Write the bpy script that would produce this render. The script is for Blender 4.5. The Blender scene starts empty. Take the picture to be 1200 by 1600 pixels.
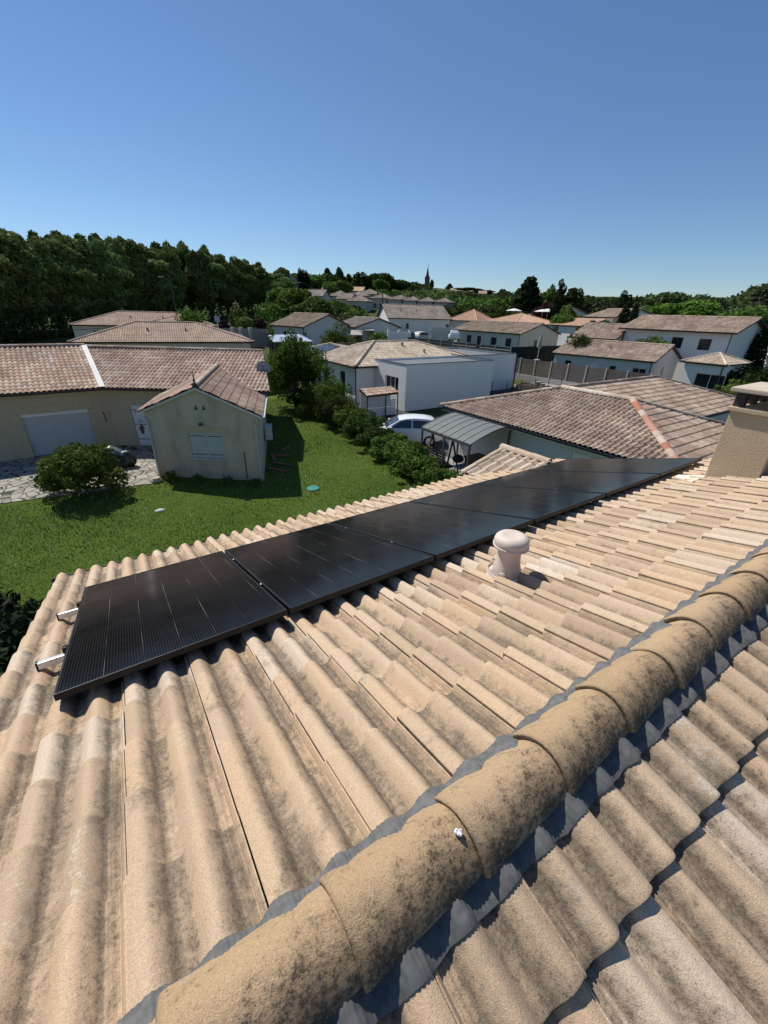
import bpy, bmesh, math, random
import numpy as np
from mathutils import Vector
R = math.radians
random.seed(7)
scene = bpy.context.scene
COL = scene.collection

# ------------------------------------------------------------------ camera
CAMZ = 6.6
MC = np.array([[0.8318720897, -0.2259928111, 0.5068688940],
               [-0.5543955854, -0.3798548080, 0.7405105399],
               [0.0251865279, -0.8970159275, -0.4412800298]])   # camera axes (right, down, forward) in the world
FPX = 634.53
cd = bpy.data.cameras.new('camera'); cam = bpy.data.objects.new('camera', cd); COL.objects.link(cam)
from mathutils import Matrix
mw = Matrix(((MC[0][0], -MC[0][1], -MC[0][2], 0), (MC[1][0], -MC[1][1], -MC[1][2], 0),
             (MC[2][0], -MC[2][1], -MC[2][2], CAMZ), (0, 0, 0, 1)))
cam.matrix_world = mw
cd.sensor_fit = 'VERTICAL'; cd.sensor_height = 36; cd.sensor_width = 27
cd.lens = FPX / 1600 * 36
cd.clip_start = 0.05; cd.clip_end = 5000
scene.camera = cam

# ------------------------------------------------------------------ world and sun
SUN_EL = R(53); SAX, SAY = -0.24, 0.97
w = bpy.data.worlds.new('World'); scene.world = w; w.use_nodes = True
nt = w.node_tree
for n in list(nt.nodes): nt.nodes.remove(n)
sky = nt.nodes.new('ShaderNodeTexSky'); sky.sky_type = 'NISHITA'; sky.sun_disc = False
sky.sun_elevation = SUN_EL; sky.sun_rotation = math.atan2(SAX, SAY)
sky.altitude = 0; sky.air_density = 1.0; sky.dust_density = 0.0; sky.ozone_density = 8.0
bg = nt.nodes.new('ShaderNodeBackground'); bg.inputs[1].default_value = 0.10
wo = nt.nodes.new('ShaderNodeOutputWorld')
nt.links.new(sky.outputs[0], bg.inputs[0]); nt.links.new(bg.outputs[0], wo.inputs[0])
ld = bpy.data.lights.new('sun', 'SUN'); ld.energy = 5.0; ld.angle = R(0.53); ld.color = (1.0, 0.95, 0.87)
lo = bpy.data.objects.new('sun', ld); COL.objects.link(lo)
sd = Vector((SAX * math.cos(SUN_EL), SAY * math.cos(SUN_EL), math.sin(SUN_EL))).normalized()
lo.rotation_euler = sd.to_track_quat('Z', 'Y').to_euler(); lo.location = (0, 0, 40)
scene.view_settings.view_transform = 'Standard'; scene.view_settings.look = 'None'
scene.view_settings.exposure = 0.0; scene.view_settings.gamma = 1.0
scene.render.resolution_x = 768; scene.render.resolution_y = 1024

# ------------------------------------------------------------------ measuring helpers
def ray(px, py): return MC @ np.array([(px - 600) / FPX, (py - 800) / FPX, 1.0])
def at(d, px, py):                      # the point seen at a photo position, d metres away over the ground
    r = ray(px, py); k = d / math.hypot(r[0], r[1]); return Vector((r[0] * k, r[1] * k, CAMZ + r[2] * k))
def gp(px, py, z=0.0):                  # the point of height z seen at a photo position
    r = ray(px, py); k = (z - CAMZ) / r[2]; return Vector((r[0] * k, r[1] * k, z))
def zg(x, y):                           # height of the ground
    r = math.hypot(x, y); a = math.degrees(math.atan2(y, x)) if r > 1 else 60
    fr = np.interp(r, [0, 42, 60, 110, 150, 250, 400, 900], [0, 0, .3, 3.2, 4.5, 12, 22, 26])
    fc = np.interp(r, [0, 42, 50, 70, 83, 127, 200, 300, 450, 900], [0, 0, .2, 1.5, 3.0, 7.2, 12.5, 20, 29, 32])
    fl = np.interp(r, [0, 42, 60, 100, 400, 900], [0, 0, .8, 2, 6, 10])
    if y < -5: return float(fl) * .3
    w_ = np.interp(a, [0, 38, 50, 66, 82, 180], [0, 0, 1, 1, 2, 2])
    return float(fr * (1 - w_) + fc * w_ if w_ <= 1 else fc * (2 - w_) + fl * (w_ - 1))

# ------------------------------------------------------------------ objects
def tag(o, label=None, cat=None, group=None, kind=None):
    if label: o['label'] = label
    if cat: o['category'] = cat
    if group: o['group'] = group
    if kind: o['kind'] = kind
    return o
def thing(name, label, cat, loc=(0, 0, 0), group=None):
    o = bpy.data.objects.new(name, None); COL.objects.link(o); o.location = loc
    o.empty_display_size = .2
    return tag(o, label, cat, group)
def rootloc(p):
    l = Vector((0, 0, 0))
    while p is not None: l = l + p.location; p = p.parent
    return l
class MB:
    def __init__(s): s.v = []; s.f = []; s.m = []; s.uv = {}
    def add(s, vs, fs, m=0, uvs=None):
        b = len(s.v); s.v += [tuple(v) for v in vs]
        for i, f in enumerate(fs):
            if uvs is not None: s.uv[len(s.f)] = uvs[i]
            s.f.append([b + j for j in f]); s.m.append(m)
    def poly(s, pts, m=0): s.add(pts, [list(range(len(pts)))], m)
    def box(s, x0, x1, y0, y1, z0, z1, m=0):
        s.add([(x0, y0, z0), (x1, y0, z0), (x1, y1, z0), (x0, y1, z0), (x0, y0, z1), (x1, y0, z1), (x1, y1, z1), (x0, y1, z1)],
              [(0, 3, 2, 1), (4, 5, 6, 7), (0, 1, 5, 4), (1, 2, 6, 5), (2, 3, 7, 6), (3, 0, 4, 7)], m)
    def obox(s, c, u, v, n, a, b, h, m=0):      # box at corner c along u,v,n with lengths a,b,h
        c = Vector(c); u = Vector(u).normalized() * a; v = Vector(v).normalized() * b; n = Vector(n).normalized() * h
        p = [c, c + u, c + u + v, c + v]; p += [q + n for q in p]
        s.add(p, [(0, 3, 2, 1), (4, 5, 6, 7), (0, 1, 5, 4), (1, 2, 6, 5), (2, 3, 7, 6), (3, 0, 4, 7)], m)
    def beam(s, p, q, wd, h, m=0, up=(0, 0, 1)):
        p = Vector(p); q = Vector(q); d = (q - p); L = d.length; d.normalize(); u = Vector(up)
        sd_ = d.cross(u)
        if sd_.length < 1e-4: sd_ = Vector((1, 0, 0))
        sd_.normalize(); n = sd_.cross(d)
        s.obox(p - sd_ * wd / 2 - n * h / 2, d, sd_, n, L, wd, h, m)
    def tube(s, pts, r, n=8, m=0, cap=True):
        pts = [Vector(p) for p in pts]; rs = r if isinstance(r, (list, tuple)) else [r] * len(pts)
        rings = []
        for i, p in enumerate(pts):
            d = (pts[min(i + 1, len(pts) - 1)] - pts[max(i - 1, 0)]).normalized()
            a = d.cross(Vector((0, 0, 1)));
            if a.length < .1: a = d.cross(Vector((0, 1, 0)))
            a.normalize(); b = d.cross(a)
            rings.append([p + (a * math.cos(t) + b * math.sin(t)) * rs[i] for t in [2 * math.pi * k / n for k in range(n)]])
        vs = [q for rg in rings for q in rg]; fs = []
        for i in range(len(pts) - 1):
            for k in range(n): fs.append((i * n + k, i * n + (k + 1) % n, (i + 1) * n + (k + 1) % n, (i + 1) * n + k))
        if cap: fs.append(list(range(n))[::-1]); fs.append([(len(pts) - 1) * n + k for k in range(n)])
        s.add(vs, fs, m)
    def lathe(s, c, prof, n=16, m=0, squash=1.0):
        c = Vector(c); vs = []; fs = []
        for r_, z in prof:
            for k in range(n):
                t = 2 * math.pi * k / n; vs.append((c.x + r_ * math.cos(t), c.y + r_ * math.sin(t) * squash, c.z + z))
        for i in range(len(prof) - 1):
            for k in range(n): fs.append((i * n + k, i * n + (k + 1) % n, (i + 1) * n + (k + 1) % n, (i + 1) * n + k))
        fs.append(list(range(n))[::-1]); fs.append([(len(prof) - 1) * n + k for k in range(n)])
        s.add(vs, fs, m)
    def build(s, name, mats, parent=None, smooth=False, loc=None, bevel=0, auto=None):
        base = rootloc(parent)
        o_loc = Vector(loc) if loc is not None else Vector((0, 0, 0))
        off = base + o_loc
        me = bpy.data.meshes.new(name)
        me.from_pydata([(v[0] - off.x, v[1] - off.y, v[2] - off.z) for v in s.v], [], s.f)
        if not isinstance(mats, (list, tuple)): mats = [mats]
        for mt in mats: me.materials.append(mt)
        me.polygons.foreach_set('material_index', s.m)
        if s.uv:
            ul = me.uv_layers.new(name='UVMap')
            for p in me.polygons:
                if p.index in s.uv:
                    for li, uv in zip(p.loop_indices, s.uv[p.index]): ul.data[li].uv = uv
        if smooth: me.polygons.foreach_set('use_smooth', [True] * len(me.polygons))
        me.update()
        o = bpy.data.objects.new(name, me); COL.objects.link(o); o.parent = parent; o.location = o_loc
        if smooth and auto: me.set_sharp_from_angle(angle=R(auto))
        if bevel:
            b = o.modifiers.new('bevel', 'BEVEL'); b.width = bevel; b.segments = 2; b.limit_method = 'ANGLE'; b.angle_limit = R(40)
        return o
def npmesh(name, V, F, mats, parent=None, loc=(0, 0, 0), uv=None, attr=None, smooth=False):
    me = bpy.data.meshes.new(name)
    V = np.asarray(V, dtype=np.float32); F = np.asarray(F, dtype=np.int32); k = F.shape[1]
    me.vertices.add(len(V)); me.vertices.foreach_set('co', V.ravel())
    me.loops.add(F.size); me.loops.foreach_set('vertex_index', F.ravel())
    me.polygons.add(len(F)); me.polygons.foreach_set('loop_start', np.arange(len(F), dtype=np.int32) * k)
    me.polygons.foreach_set('loop_total', np.full(len(F), k, dtype=np.int32))
    if smooth: me.polygons.foreach_set('use_smooth', np.ones(len(F), dtype=bool))
    if uv is not None:
        ul = me.uv_layers.new(name='UVMap'); ul.data.foreach_set('uv', np.asarray(uv, dtype=np.float32).ravel())
    if attr is not None:
        a = me.color_attributes.new(name='wear_shade', type='FLOAT_COLOR', domain='POINT')
        c = np.ones((len(V), 4), dtype=np.float32); c[:, :attr.shape[1]] = attr; a.data.foreach_set('color', c.ravel())
    for mt in (mats if isinstance(mats, (list, tuple)) else [mats]): me.materials.append(mt)
    me.update(calc_edges=True); me.validate()
    o = bpy.data.objects.new(name, me); COL.objects.link(o); o.parent = parent; o.location = loc
    return o
def copy_tree(o, parent=None):
    c = o.copy(); COL.objects.link(c); c.parent = parent
    for ch in list(o.children): copy_tree(ch, c)
    return c

# ------------------------------------------------------------------ materials
class NT:
    def __init__(s, name):
        s.mat = bpy.data.materials.new(name); s.mat.use_nodes = True; s.t = s.mat.node_tree
        s.b = s.t.nodes['Principled BSDF']; s.out = s.t.nodes['Material Output']
        s.b.inputs['Specular IOR Level'].default_value = .3
    def n(s, typ, **kw):
        nd = s.t.nodes.new(typ)
        for k, v in kw.items(): setattr(nd, k, v)
        return nd
    def l(s, a, b): s.t.links.new(a, b)
    def val(s, x, sock):
        if hasattr(x, 'is_output'): s.l(x, sock)
        else: sock.default_value = x
    def obj(s): return s.n('ShaderNodeTexCoord').outputs['Object']
    def uv(s): return s.n('ShaderNodeTexCoord').outputs['UV']
    def noise(s, vec, scale, detail=4, rough=.55, dist=0):
        nd = s.n('ShaderNodeTexNoise'); s.l(vec, nd.inputs['Vector'])
        nd.inputs['Scale'].default_value = scale; nd.inputs['Detail'].default_value = detail
        nd.inputs['Roughness'].default_value = rough; nd.inputs['Distortion'].default_value = dist
        return nd.outputs['Fac']
    def mapping(s, vec, scale=(1, 1, 1), loc=(0, 0, 0), rot=(0, 0, 0)):
        nd = s.n('ShaderNodeMapping'); s.l(vec, nd.inputs[0]); nd.inputs['Scale'].default_value = scale
        nd.inputs['Location'].default_value = loc; nd.inputs['Rotation'].default_value = rot; return nd.outputs[0]
    def ramp(s, fac, stops, interp='LINEAR'):
        nd = s.n('ShaderNodeValToRGB'); cr = nd.color_ramp; cr.interpolation = interp
        while len(cr.elements) > 1: cr.elements.remove(cr.elements[-1])
        cr.elements[0].position = stops[0][0]; cr.elements[0].color = col4(stops[0][1])
        for p, c in stops[1:]:
            e = cr.elements.new(p); e.color = col4(c)
        s.val(fac, nd.inputs[0]); return nd.outputs['Color']
    def mix(s, fac, a, b, typ='MIX'):
        nd = s.n('ShaderNodeMix', data_type='RGBA', blend_type=typ)
        s.val(fac, nd.inputs[0]); s.val(col4(a) if not hasattr(a, 'is_output') else a, nd.inputs[6])
        s.val(col4(b) if not hasattr(b, 'is_output') else b, nd.inputs[7]); return nd.outputs[2]
    def math(s, op, a, b=0.0, c=None, clamp=False):
        nd = s.n('ShaderNodeMath', operation=op, use_clamp=clamp); s.val(a, nd.inputs[0]); s.val(b, nd.inputs[1])
        if c is not None: s.val(c, nd.inputs[2])
        return nd.outputs[0]
    def sep(s, vec):
        nd = s.n('ShaderNodeSeparateXYZ'); s.l(vec, nd.inputs[0]); return nd.outputs
    def comb(s, x, y, z=0.0):
        nd = s.n('ShaderNodeCombineXYZ'); s.val(x, nd.inputs[0]); s.val(y, nd.inputs[1]); s.val(z, nd.inputs[2]); return nd.outputs[0]
    def white(s, vec):
        nd = s.n('ShaderNodeTexWhiteNoise', noise_dimensions='3D'); s.l(vec, nd.inputs['Vector']); return nd.outputs
    def bump(s, h, strength=.3, dist=.01):
        nd = s.n('ShaderNodeBump'); s.l(h, nd.inputs['Height']); nd.inputs['Strength'].default_value = strength
        nd.inputs['Distance'].default_value = dist; s.l(nd.outputs[0], s.b.inputs['Normal'])
    def color(s, c): s.val(c if hasattr(c, 'is_output') else col4(c), s.b.inputs['Base Color'])
    def set(s, rough=None, metal=None, spec=None):
        if rough is not None: s.val(rough, s.b.inputs['Roughness'])
        if metal is not None: s.b.inputs['Metallic'].default_value = metal
        if spec is not None: s.b.inputs['Specular IOR Level'].default_value = spec
        return s.mat
def col4(c):
    if isinstance(c, (int, float)): return (c, c, c, 1)
    return (c[0], c[1], c[2], 1)
def simple(name, c, rough=.6, metal=0, spec=.3, var=.12, scale=3, bump=0, bscale=60):
    t = NT(name); o = t.obj(); f = t.noise(o, scale, 5)
    t.color(t.mix(t.ramp(f, [(.3, 0), (.7, 1)]), tuple(x * (1 - var) for x in c), tuple(min(1, x * (1 + var)) for x in c)))
    if bump: t.bump(t.noise(o, bscale, 3), bump, .01)
    return t.set(rough, metal, spec)
def render_wall(name, c, stain=(.12, .11, .08), amt=.35, grain=.25):
    t = NT(name); o = t.obj(); z = t.sep(o)
    big = t.noise(t.mapping(o, (1, 1, .45)), .9, 6, .6, .3); sm = t.noise(o, 14, 4)
    c1 = t.mix(t.ramp(sm, [(.3, 0), (.7, 1)]), tuple(x * .93 for x in c), tuple(min(1, x * 1.05) for x in c))
    strk = t.noise(t.mapping(o, (2.2, 2.2, .7)), 1.5, 6, .65)
    f = t.math('MULTIPLY', t.math('MULTIPLY', t.ramp(big, [(.42, 0), (.72, 1)]), t.ramp(strk, [(.35, .2), (.7, 1)])), amt)
    t.color(t.mix(f, c1, stain)); t.bump(t.noise(o, 90, 3, .7), grain, .004)
    return t.set(.92, 0, .15)
# tiled roofs (each tile has its own tone; uv counts rolls and courses)
def tiles_mat(name, cols, dark=(.09, .065, .05), amt=.5, gain=1.0):
    t = NT(name); u = t.uv(); x, y, _ = t.sep(u)
    cell = t.comb(t.math('FLOOR', x), t.math('FLOOR', y)); wn = t.white(cell)
    st = [(i / len(cols), tuple(v * gain for v in c)) for i, c in enumerate(cols)]
    c = t.ramp(wn[0], st, 'CONSTANT')
    o = t.obj(); big = t.noise(o, .55, 5, .6); fine = t.noise(o, 9, 5, .65)
    c = t.mix(t.math('MULTIPLY', t.ramp(big, [(.4, 0), (.68, 1)]), amt), c, dark)
    c = t.mix(t.math('MULTIPLY', t.ramp(fine, [(.5, 0), (.66, 1)]), amt * .8), c, dark)
    fx = t.math('ABSOLUTE', t.math('SUBTRACT', t.math('FRACT', x), .5))      # grime lies in the channels between rolls
    c = t.mix(t.math('MULTIPLY', t.ramp(fx, [(.3, 0), (.46, 1)]), .55), c, dark)
    t.color(c); t.bump(fine, .3, .02)
    return t.set(.9, 0, .15)

# ================================================================== OWN HOUSE: tiles under the camera
TH = R(16.643)
RA = np.array([-.5125, 1.9145, 4.976])          # near left corner of the first solar panel
RN = np.array([0, math.sin(TH), math.cos(TH)]); RV = np.array([0, math.cos(TH), -math.sin(TH)])
RIDGE_Y = 0.375
def roofpt(x, v, n): return np.array([x, 0, 0]) * 1.0 + np.array([0, RA[1], RA[2]]) + RV * v + RN * n
def prof(u):                                     # height of a two-roll tile across its width u in [0,.3)
    u = np.asarray(u, dtype=float)
    def roll(c, wl, wr, h):
        d = u - c; w_ = np.where(d < 0, wl, wr); q = np.clip(np.abs(d) / w_, 0, 1)
        return h * (0.5 + 0.5 * np.cos(np.pi * q)) ** .60
    h = np.maximum(roll(.040, .087, .056, .051), roll(.188, .057, .056, .049))
    h = np.maximum(h, .026 * np.clip((u - .279) / .013, 0, 1) ** .7 * (u > .27))
    return h + .0022 * np.cos((u - .262) * 2 * np.pi / .014) * ((u > .2475) & (u < .2765))
def lerpmat():
    t = NT('concrete roof tile'); o = t.obj()
    at_ = t.n('ShaderNodeAttribute', attribute_name='wear_shade').outputs['Color']
    dirt_shade, rnd, pale = t.n('ShaderNodeSeparateColor').outputs, None, None
    sc = t.t.nodes[-1]; t.l(at_, sc.inputs[0]); dirt_shade, rnd, pale = sc.outputs
    base = t.ramp(rnd, [(0, (.50, .365, .245)), (.3, (.58, .43, .295)), (.6, (.62, .445, .29)), (.8, (.62, .475, .34)), (1, (.66, .535, .41))])
    big = t.noise(t.mapping(o, (1, .7, 1)), 4.5, 6, .62, .4)
    mid = t.noise(o, 24, 5, .68, .5); fine = t.noise(o, 85, 4, .7, .2); grain = t.noise(o, 260, 3, .7); grain2 = t.noise(o, 600, 2, .6)
    # bleached, lichen grey patches
    pb = t.math('ADD', t.math('MULTIPLY', pale, .34), t.math('MULTIPLY', t.math('SUBTRACT', t.noise(t.mapping(o, (1, .6, 1), (7, 3, 1)), 6, 5, .65), .5), 1.6))
    pb = t.math('ADD', pb, t.math('MULTIPLY', t.math('SUBTRACT', fine, .5), 2.2))
    c = t.mix(t.math('MULTIPLY', t.ramp(pb, [(.28, 0), (.62, 1)]), .8), base, (.74, .69, .60))
    # soft grime film in the channels plus painted shade on the flanks, then crisp dark specks whose density follows it
    a = t.math('ADD', t.math('MULTIPLY', dirt_shade, .95), t.math('MULTIPLY', t.math('SUBTRACT', big, .5), 1.5))
    a = t.math('ADD', a, t.math('MULTIPLY', t.math('SUBTRACT', mid, .5), 1.3))
    c = t.mix(t.math('MULTIPLY', t.ramp(a, [(.18, 0), (.80, 1)]), .82), c, (.215, .175, .13))
    sa = t.math('ADD', t.math('MULTIPLY', a, .55), t.math('MULTIPLY', t.math('SUBTRACT', fine, .5), 2.6))
    sa = t.math('ADD', sa, t.math('MULTIPLY', t.math('SUBTRACT', grain, .5), 2.4))
    c = t.mix(t.math('MULTIPLY', t.ramp(sa, [(.36, 0), (.58, .5), (.85, 1)]), .8), c, (.105, .082, .06))
    sp = t.ramp(t.math('ADD', t.math('MULTIPLY', grain2, .5), t.math('MULTIPLY', grain, .5)), [(.38, (.60, .58, .56)), (.5, (.97, .97, .96)), (.62, (1.28, 1.27, 1.24))])
    c = t.mix(.85, c, sp, 'MULTIPLY')
    t.color(c)
    h = t.math('ADD', t.math('ADD', t.math('MULTIPLY', grain, .7), t.math('MULTIPLY', grain2, .4)), t.math('MULTIPLY', fine, .5))
    t.bump(h, .7, .0045)
    return t.set(.88, 0, .2)
M_TILE = lerpmat()
U0 = .052
def tile_field(x_from, x_to, rows, seed, left_cut=None, right_cut=None):
    """rows: list of (v_top, v_butt, high_n) in slope coordinates; returns verts (x,v,n), quads, wear"""
    rg = np.random.default_rng(seed)
    us = np.concatenate([[0], np.linspace(.002, .094, 16), np.linspace(.101, .126, 4), np.linspace(.132, .243, 16), np.linspace(.2475, .2765, 9), [.279, .281, .284, .288, .292, .2968]])
    hs = prof(us); Vs = []; Fs = []; As = []; nb = 0
    k0 = int(math.floor((x_from - U0) / .3)); k1 = int(math.ceil((x_to - U0) / .3))
    trough = 1 - np.clip(hs / .022, 0, 1)
    shade_side = np.clip((us - .04) / .05, 0, 1) * (us < .105) + np.clip((us - .193) / .045, 0, 1) * (us >= .19) * (us < .247)  # flank past each roll's crest: shade painted into the colour
    dirt_shade0 = np.clip(.62 * trough + .62 * shade_side, 0, 1)
    dirt_shade0 = np.where((us > .244) & (us < .279), .66, dirt_shade0); dirt_shade0 = np.where(us >= .279, .16, dirt_shade0)
    for (vt, vb) in rows:
        for k in range(k0, k1):
            x0 = U0 + .3 * k
            js = rg.normal(size=4)
            rr = rg.random(); pale = max(0, rg.normal() * .45 + .1) if rg.random() < .22 else 0
            dm = .65 + .7 * rg.random()
            tv = vb + js[0] * .003
            ts = np.concatenate([[0], np.linspace(.12, .955, 6), [.985, .997, 1.0]])
            X = x0 + us[None, :] + js[1] * .0008 + 0 * ts[:, None]
            V = vt + (tv - vt) * ts[:, None] + 0 * us[None, :]
            lift = .001 + .029 * ts[:, None]
            nose = np.zeros(len(ts)); nose[-1] = -.006; nose[-2] = -.002
            N = hs[None, :] * (1 + .03 * js[2]) + lift + nose[:, None] + js[3] * .0008
            msk = np.ones(len(us))
            D = np.clip(dirt_shade0[None, :] * dm + .10 * (ts[:, None] > .8) + 0 * N, 0, 1)
            pts = np.stack([X, V, N], -1)
            n_, m_ = len(ts), len(us)
            # butt face: drop from last row
            low = pts[-1].copy(); low[:, 2] -= .029; low[:, 1] -= .001
            # side edge: drop at the lap (u=0)
            side = pts[:, 0].copy(); side[:, 2] -= .016
            allp = np.concatenate([pts.reshape(-1, 3), low, side])
            wear_shade = np.concatenate([np.stack([D.ravel(), np.full(D.size, rr), np.full(D.size, pale)], -1),
                                   np.tile([.95, rr, 0], (m_, 1)), np.tile([1.2, rr, 0], (n_, 1))])  # lap side edge darkened in colour as the shadow under the overlap
            idx = np.arange(n_ * m_).reshape(n_, m_)
            q = np.stack([idx[:-1, :-1], idx[1:, :-1], idx[1:, 1:], idx[:-1, 1:]], -1).reshape(-1, 4)
            li = n_ * m_ + np.arange(m_)
            q2 = np.stack([idx[-1, :-1], li[:-1], li[1:], idx[-1, 1:]], -1)
            si = n_ * m_ + m_ + np.arange(n_)
            q3 = np.stack([idx[:-1, 0], si[:-1], si[1:], idx[1:, 0]], -1)
            Q = np.concatenate([q, q2, q3])
            # clip to the verge columns
            keep = (allp[Q, 0].mean(1) > x_from) & (allp[Q, 0].mean(1) < x_to)
            Q = Q[keep]
            Vs.append(allp); Fs.append(Q + nb); As.append(wear_shade); nb += len(allp)
    return np.concatenate(Vs), np.concatenate(Fs), np.concatenate(As)
GA = .30; V_EAVE = 3.09
house = thing('own_house', 'beige tiled house roof in the foreground that carries the black solar panels', 'house', (3, .4, 0))
HB = np.array([3, .4, 0])
rows = [(V_EAVE - GA * (i + 1) - .0, V_EAVE - GA * i) for i in range(16)]      # from the eave up
rows = [(a, b) for a, b in rows if b > -1.2]; rows[-1] = (-1.475, rows[-1][1]); rows.append((-1.62, -1.475))
X_L, X_R = -.872, 6.85
P, F, W_ = tile_field(X_L, X_R, rows, 3)
def place(P, mirror=False):
    x = P[:, 0]; out = np.stack([x, RA[1] + RV[1] * P[:, 1] + RN[1] * (P[:, 2] - .148), RA[2] + RV[2] * P[:, 1] + RN[2] * (P[:, 2] - .148)], -1)
    if mirror: out[:, 1] = 2 * RIDGE_Y - out[:, 1]
    return out
roof = npmesh('roof_tiles', place(P) - HB, F, M_TILE, house, attr=W_, smooth=True)
roof.data.set_sharp_from_angle(angle=R(50))
# the slope on the other side of the ridge; profile runs the other way round
vr = (.0 - .0)
VB0 = (2 * RIDGE_Y - 0.0 - RA[1]) / RV[1]       # slope coordinate of its first butt line (y=0)
rows2 = [(-1.62, VB0)] + [(VB0 + GA * 1.08 * i - .001, VB0 + GA * 1.08 * (i + 1)) for i in range(8)]
P2, F2, W2 = tile_field(-(X_R - .066), -(X_L - .066), rows2, 5)
P2[:, 0] = -P2[:, 0] + .066                       # turned round: the laps face +x here
Q2 = place(P2, True)
roof2 = npmesh('roof_tiles', Q2 - HB, F2, M_TILE, house, attr=W2, smooth=True)
roof2.data.set_sharp_from_angle(angle=R(50))

# roof boards and walls beneath, gable ends, so nothing is hollow
M_OWNWALL = render_wall('own render', (.62, .52, .38), amt=.15)
M_DECK = simple('dark roof board', (.05, .04, .03), .9)
d = MB()
def yz(v, n): p = roofpt(0, v, n); return p[1], p[2]
ye, ze = yz(V_EAVE - .04, -.165); yr, zr = RIDGE_Y, yz(-1.62, -.165)[1] - .01
yn = 2 * RIDGE_Y - ye
d.add([(X_L + .02, ye, ze), (X_R - .02, ye, ze), (X_R - .02, yr, zr), (X_L + .02, yr, zr), (X_R - .02, yn, ze), (X_L + .02, yn, ze)], [(0, 1, 2, 3), (3, 2, 4, 5)])
d.add([(X_L + .02, ye, ze - .05), (X_R - .02, ye, ze - .05), (X_R - .02, yr, zr - .05), (X_L + .02, yr, zr - .05), (X_R - .02, yn, ze - .05), (X_L + .02, yn, ze - .05)], [(3, 2, 1, 0), (5, 4, 2, 3)])
d.build('roof_board', M_DECK, house)
d = MB(); yw, yv = ye - .42, yn + .42; zw = ze - .1
xa, xb = X_L + .16, X_R - .2
d.add([(xa, yv, 0), (xb, yv, 0), (xb, yw, 0), (xa, yw, 0), (xa, yv, zw), (xb, yv, zw), (xb, yw, zw), (xa, yw, zw), (xa, yr, zr - .12), (xb, yr, zr - .12)],
      [(0, 1, 5, 4), (1, 2, 6, 9, 5), (2, 3, 7, 6), (3, 0, 4, 8, 7)])
d.build('wall', M_OWNWALL, house)
# verge edge on the left: mortar strip closing the tiles
M_MORTAR = simple('verge mortar', (.42, .33, .24), .9, var=.2, scale=9, bump=.5)
for sgn, xx in ((0, X_L + .004), (1, X_L + .004), (0, X_R - .006), (1, X_R - .006)):
    d = MB()
    for (va, vb) in (rows if sgn == 0 else rows2):
        a = roofpt(0, va, -.20); b = roofpt(0, vb, -.20); a2 = roofpt(0, va, -.145 + .0); b2 = roofpt(0, vb, -.128)
        f = (lambda p: (p[1], p[2])) if sgn == 0 else (lambda p: (2 * RIDGE_Y - p[1], p[2]))
        d.poly([(xx, *f(a)), (xx, *f(b)), (xx, *f(b2)), (xx, *f(a2))])
    d.build('verge', M_MORTAR, house)

# ridge tiles, one part each
def ridge_mat():
    t = NT('ridge tile'); o = t.obj()
    at_ = t.n('ShaderNodeAttribute', attribute_name='wear_shade').outputs['Color']
    t.n('ShaderNodeSeparateColor'); sc = t.t.nodes[-1]; t.l(at_, sc.inputs[0]); shade_side, rnd, end = sc.outputs
    oi = t.n('ShaderNodeObjectInfo').outputs['Random']
    base = t.ramp(oi, [(0, (.53, .37, .215)), (.5, (.60, .42, .25)), (1, (.56, .40, .25))])
    big = t.noise(o, 7, 6, .65, .5); mid = t.noise(o, 38, 6, .72, .4); grain = t.noise(o, 260, 3, .75); g3 = t.noise(o, 620, 2)
    fine = t.noise(o, 90, 4, .7, .2)
    a = t.math('ADD', t.math('MULTIPLY', shade_side, .95), t.math('MULTIPLY', t.math('SUBTRACT', big, .5), 2.0))
    a = t.math('ADD', a, t.math('MULTIPLY', t.math('SUBTRACT', mid, .5), 1.6))
    c = t.mix(t.math('MULTIPLY', t.ramp(a, [(.05, 0), (.9, 1)]), .72), base, (.15, .115, .085))
    sa = t.math('ADD', t.math('MULTIPLY', a, .75), t.math('MULTIPLY', t.math('SUBTRACT', fine, .5), 2.4))
    sa = t.math('ADD', sa, t.math('MULTIPLY', t.math('SUBTRACT', grain, .5), 2.2))
    c = t.mix(t.math('MULTIPLY', t.ramp(sa, [(.28, 0), (.5, .6), (.75, 1)]), .88), c, (.07, .052, .04))
    pb = t.math('ADD', t.math('MULTIPLY', t.math('SUBTRACT', big, .5), -1.5), t.math('MULTIPLY', t.math('SUBTRACT', fine, .5), 2.2))
    c = t.mix(t.math('MULTIPLY', t.ramp(pb, [(.25, 0), (.6, .55)]), t.math('SUBTRACT', 1.0, shade_side)), c, (.72, .62, .47))
    lich = t.ramp(t.noise(o, 17, 5, .7), [(.66, 0), (.74, 1)])
    c = t.mix(t.math('MULTIPLY', lich, .28), c, (.52, .36, .08))
    c = t.mix(t.math('MULTIPLY', end, t.ramp(mid, [(.3, .3), (.6, .9)])), c, (.09, .07, .05))
    c = t.mix(.85, c, t.ramp(t.math('ADD', t.math('MULTIPLY', g3, .4), t.math('MULTIPLY', grain, .6)), [(.36, (.58, .56, .54)), (.5, (.97, .97, .96)), (.62, (1.25, 1.23, 1.2))]), 'MULTIPLY')
    t.color(c); t.bump(t.math('ADD', t.math('ADD', t.math('MULTIPLY', grain, .7), t.math('MULTIPLY', g3, .35)), t.math('MULTIPLY', fine, .5)), 1.0, .007)
    return t.set(.9, 0, .2)
M_RIDGE = ridge_mat()
RZ = 5.352
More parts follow.
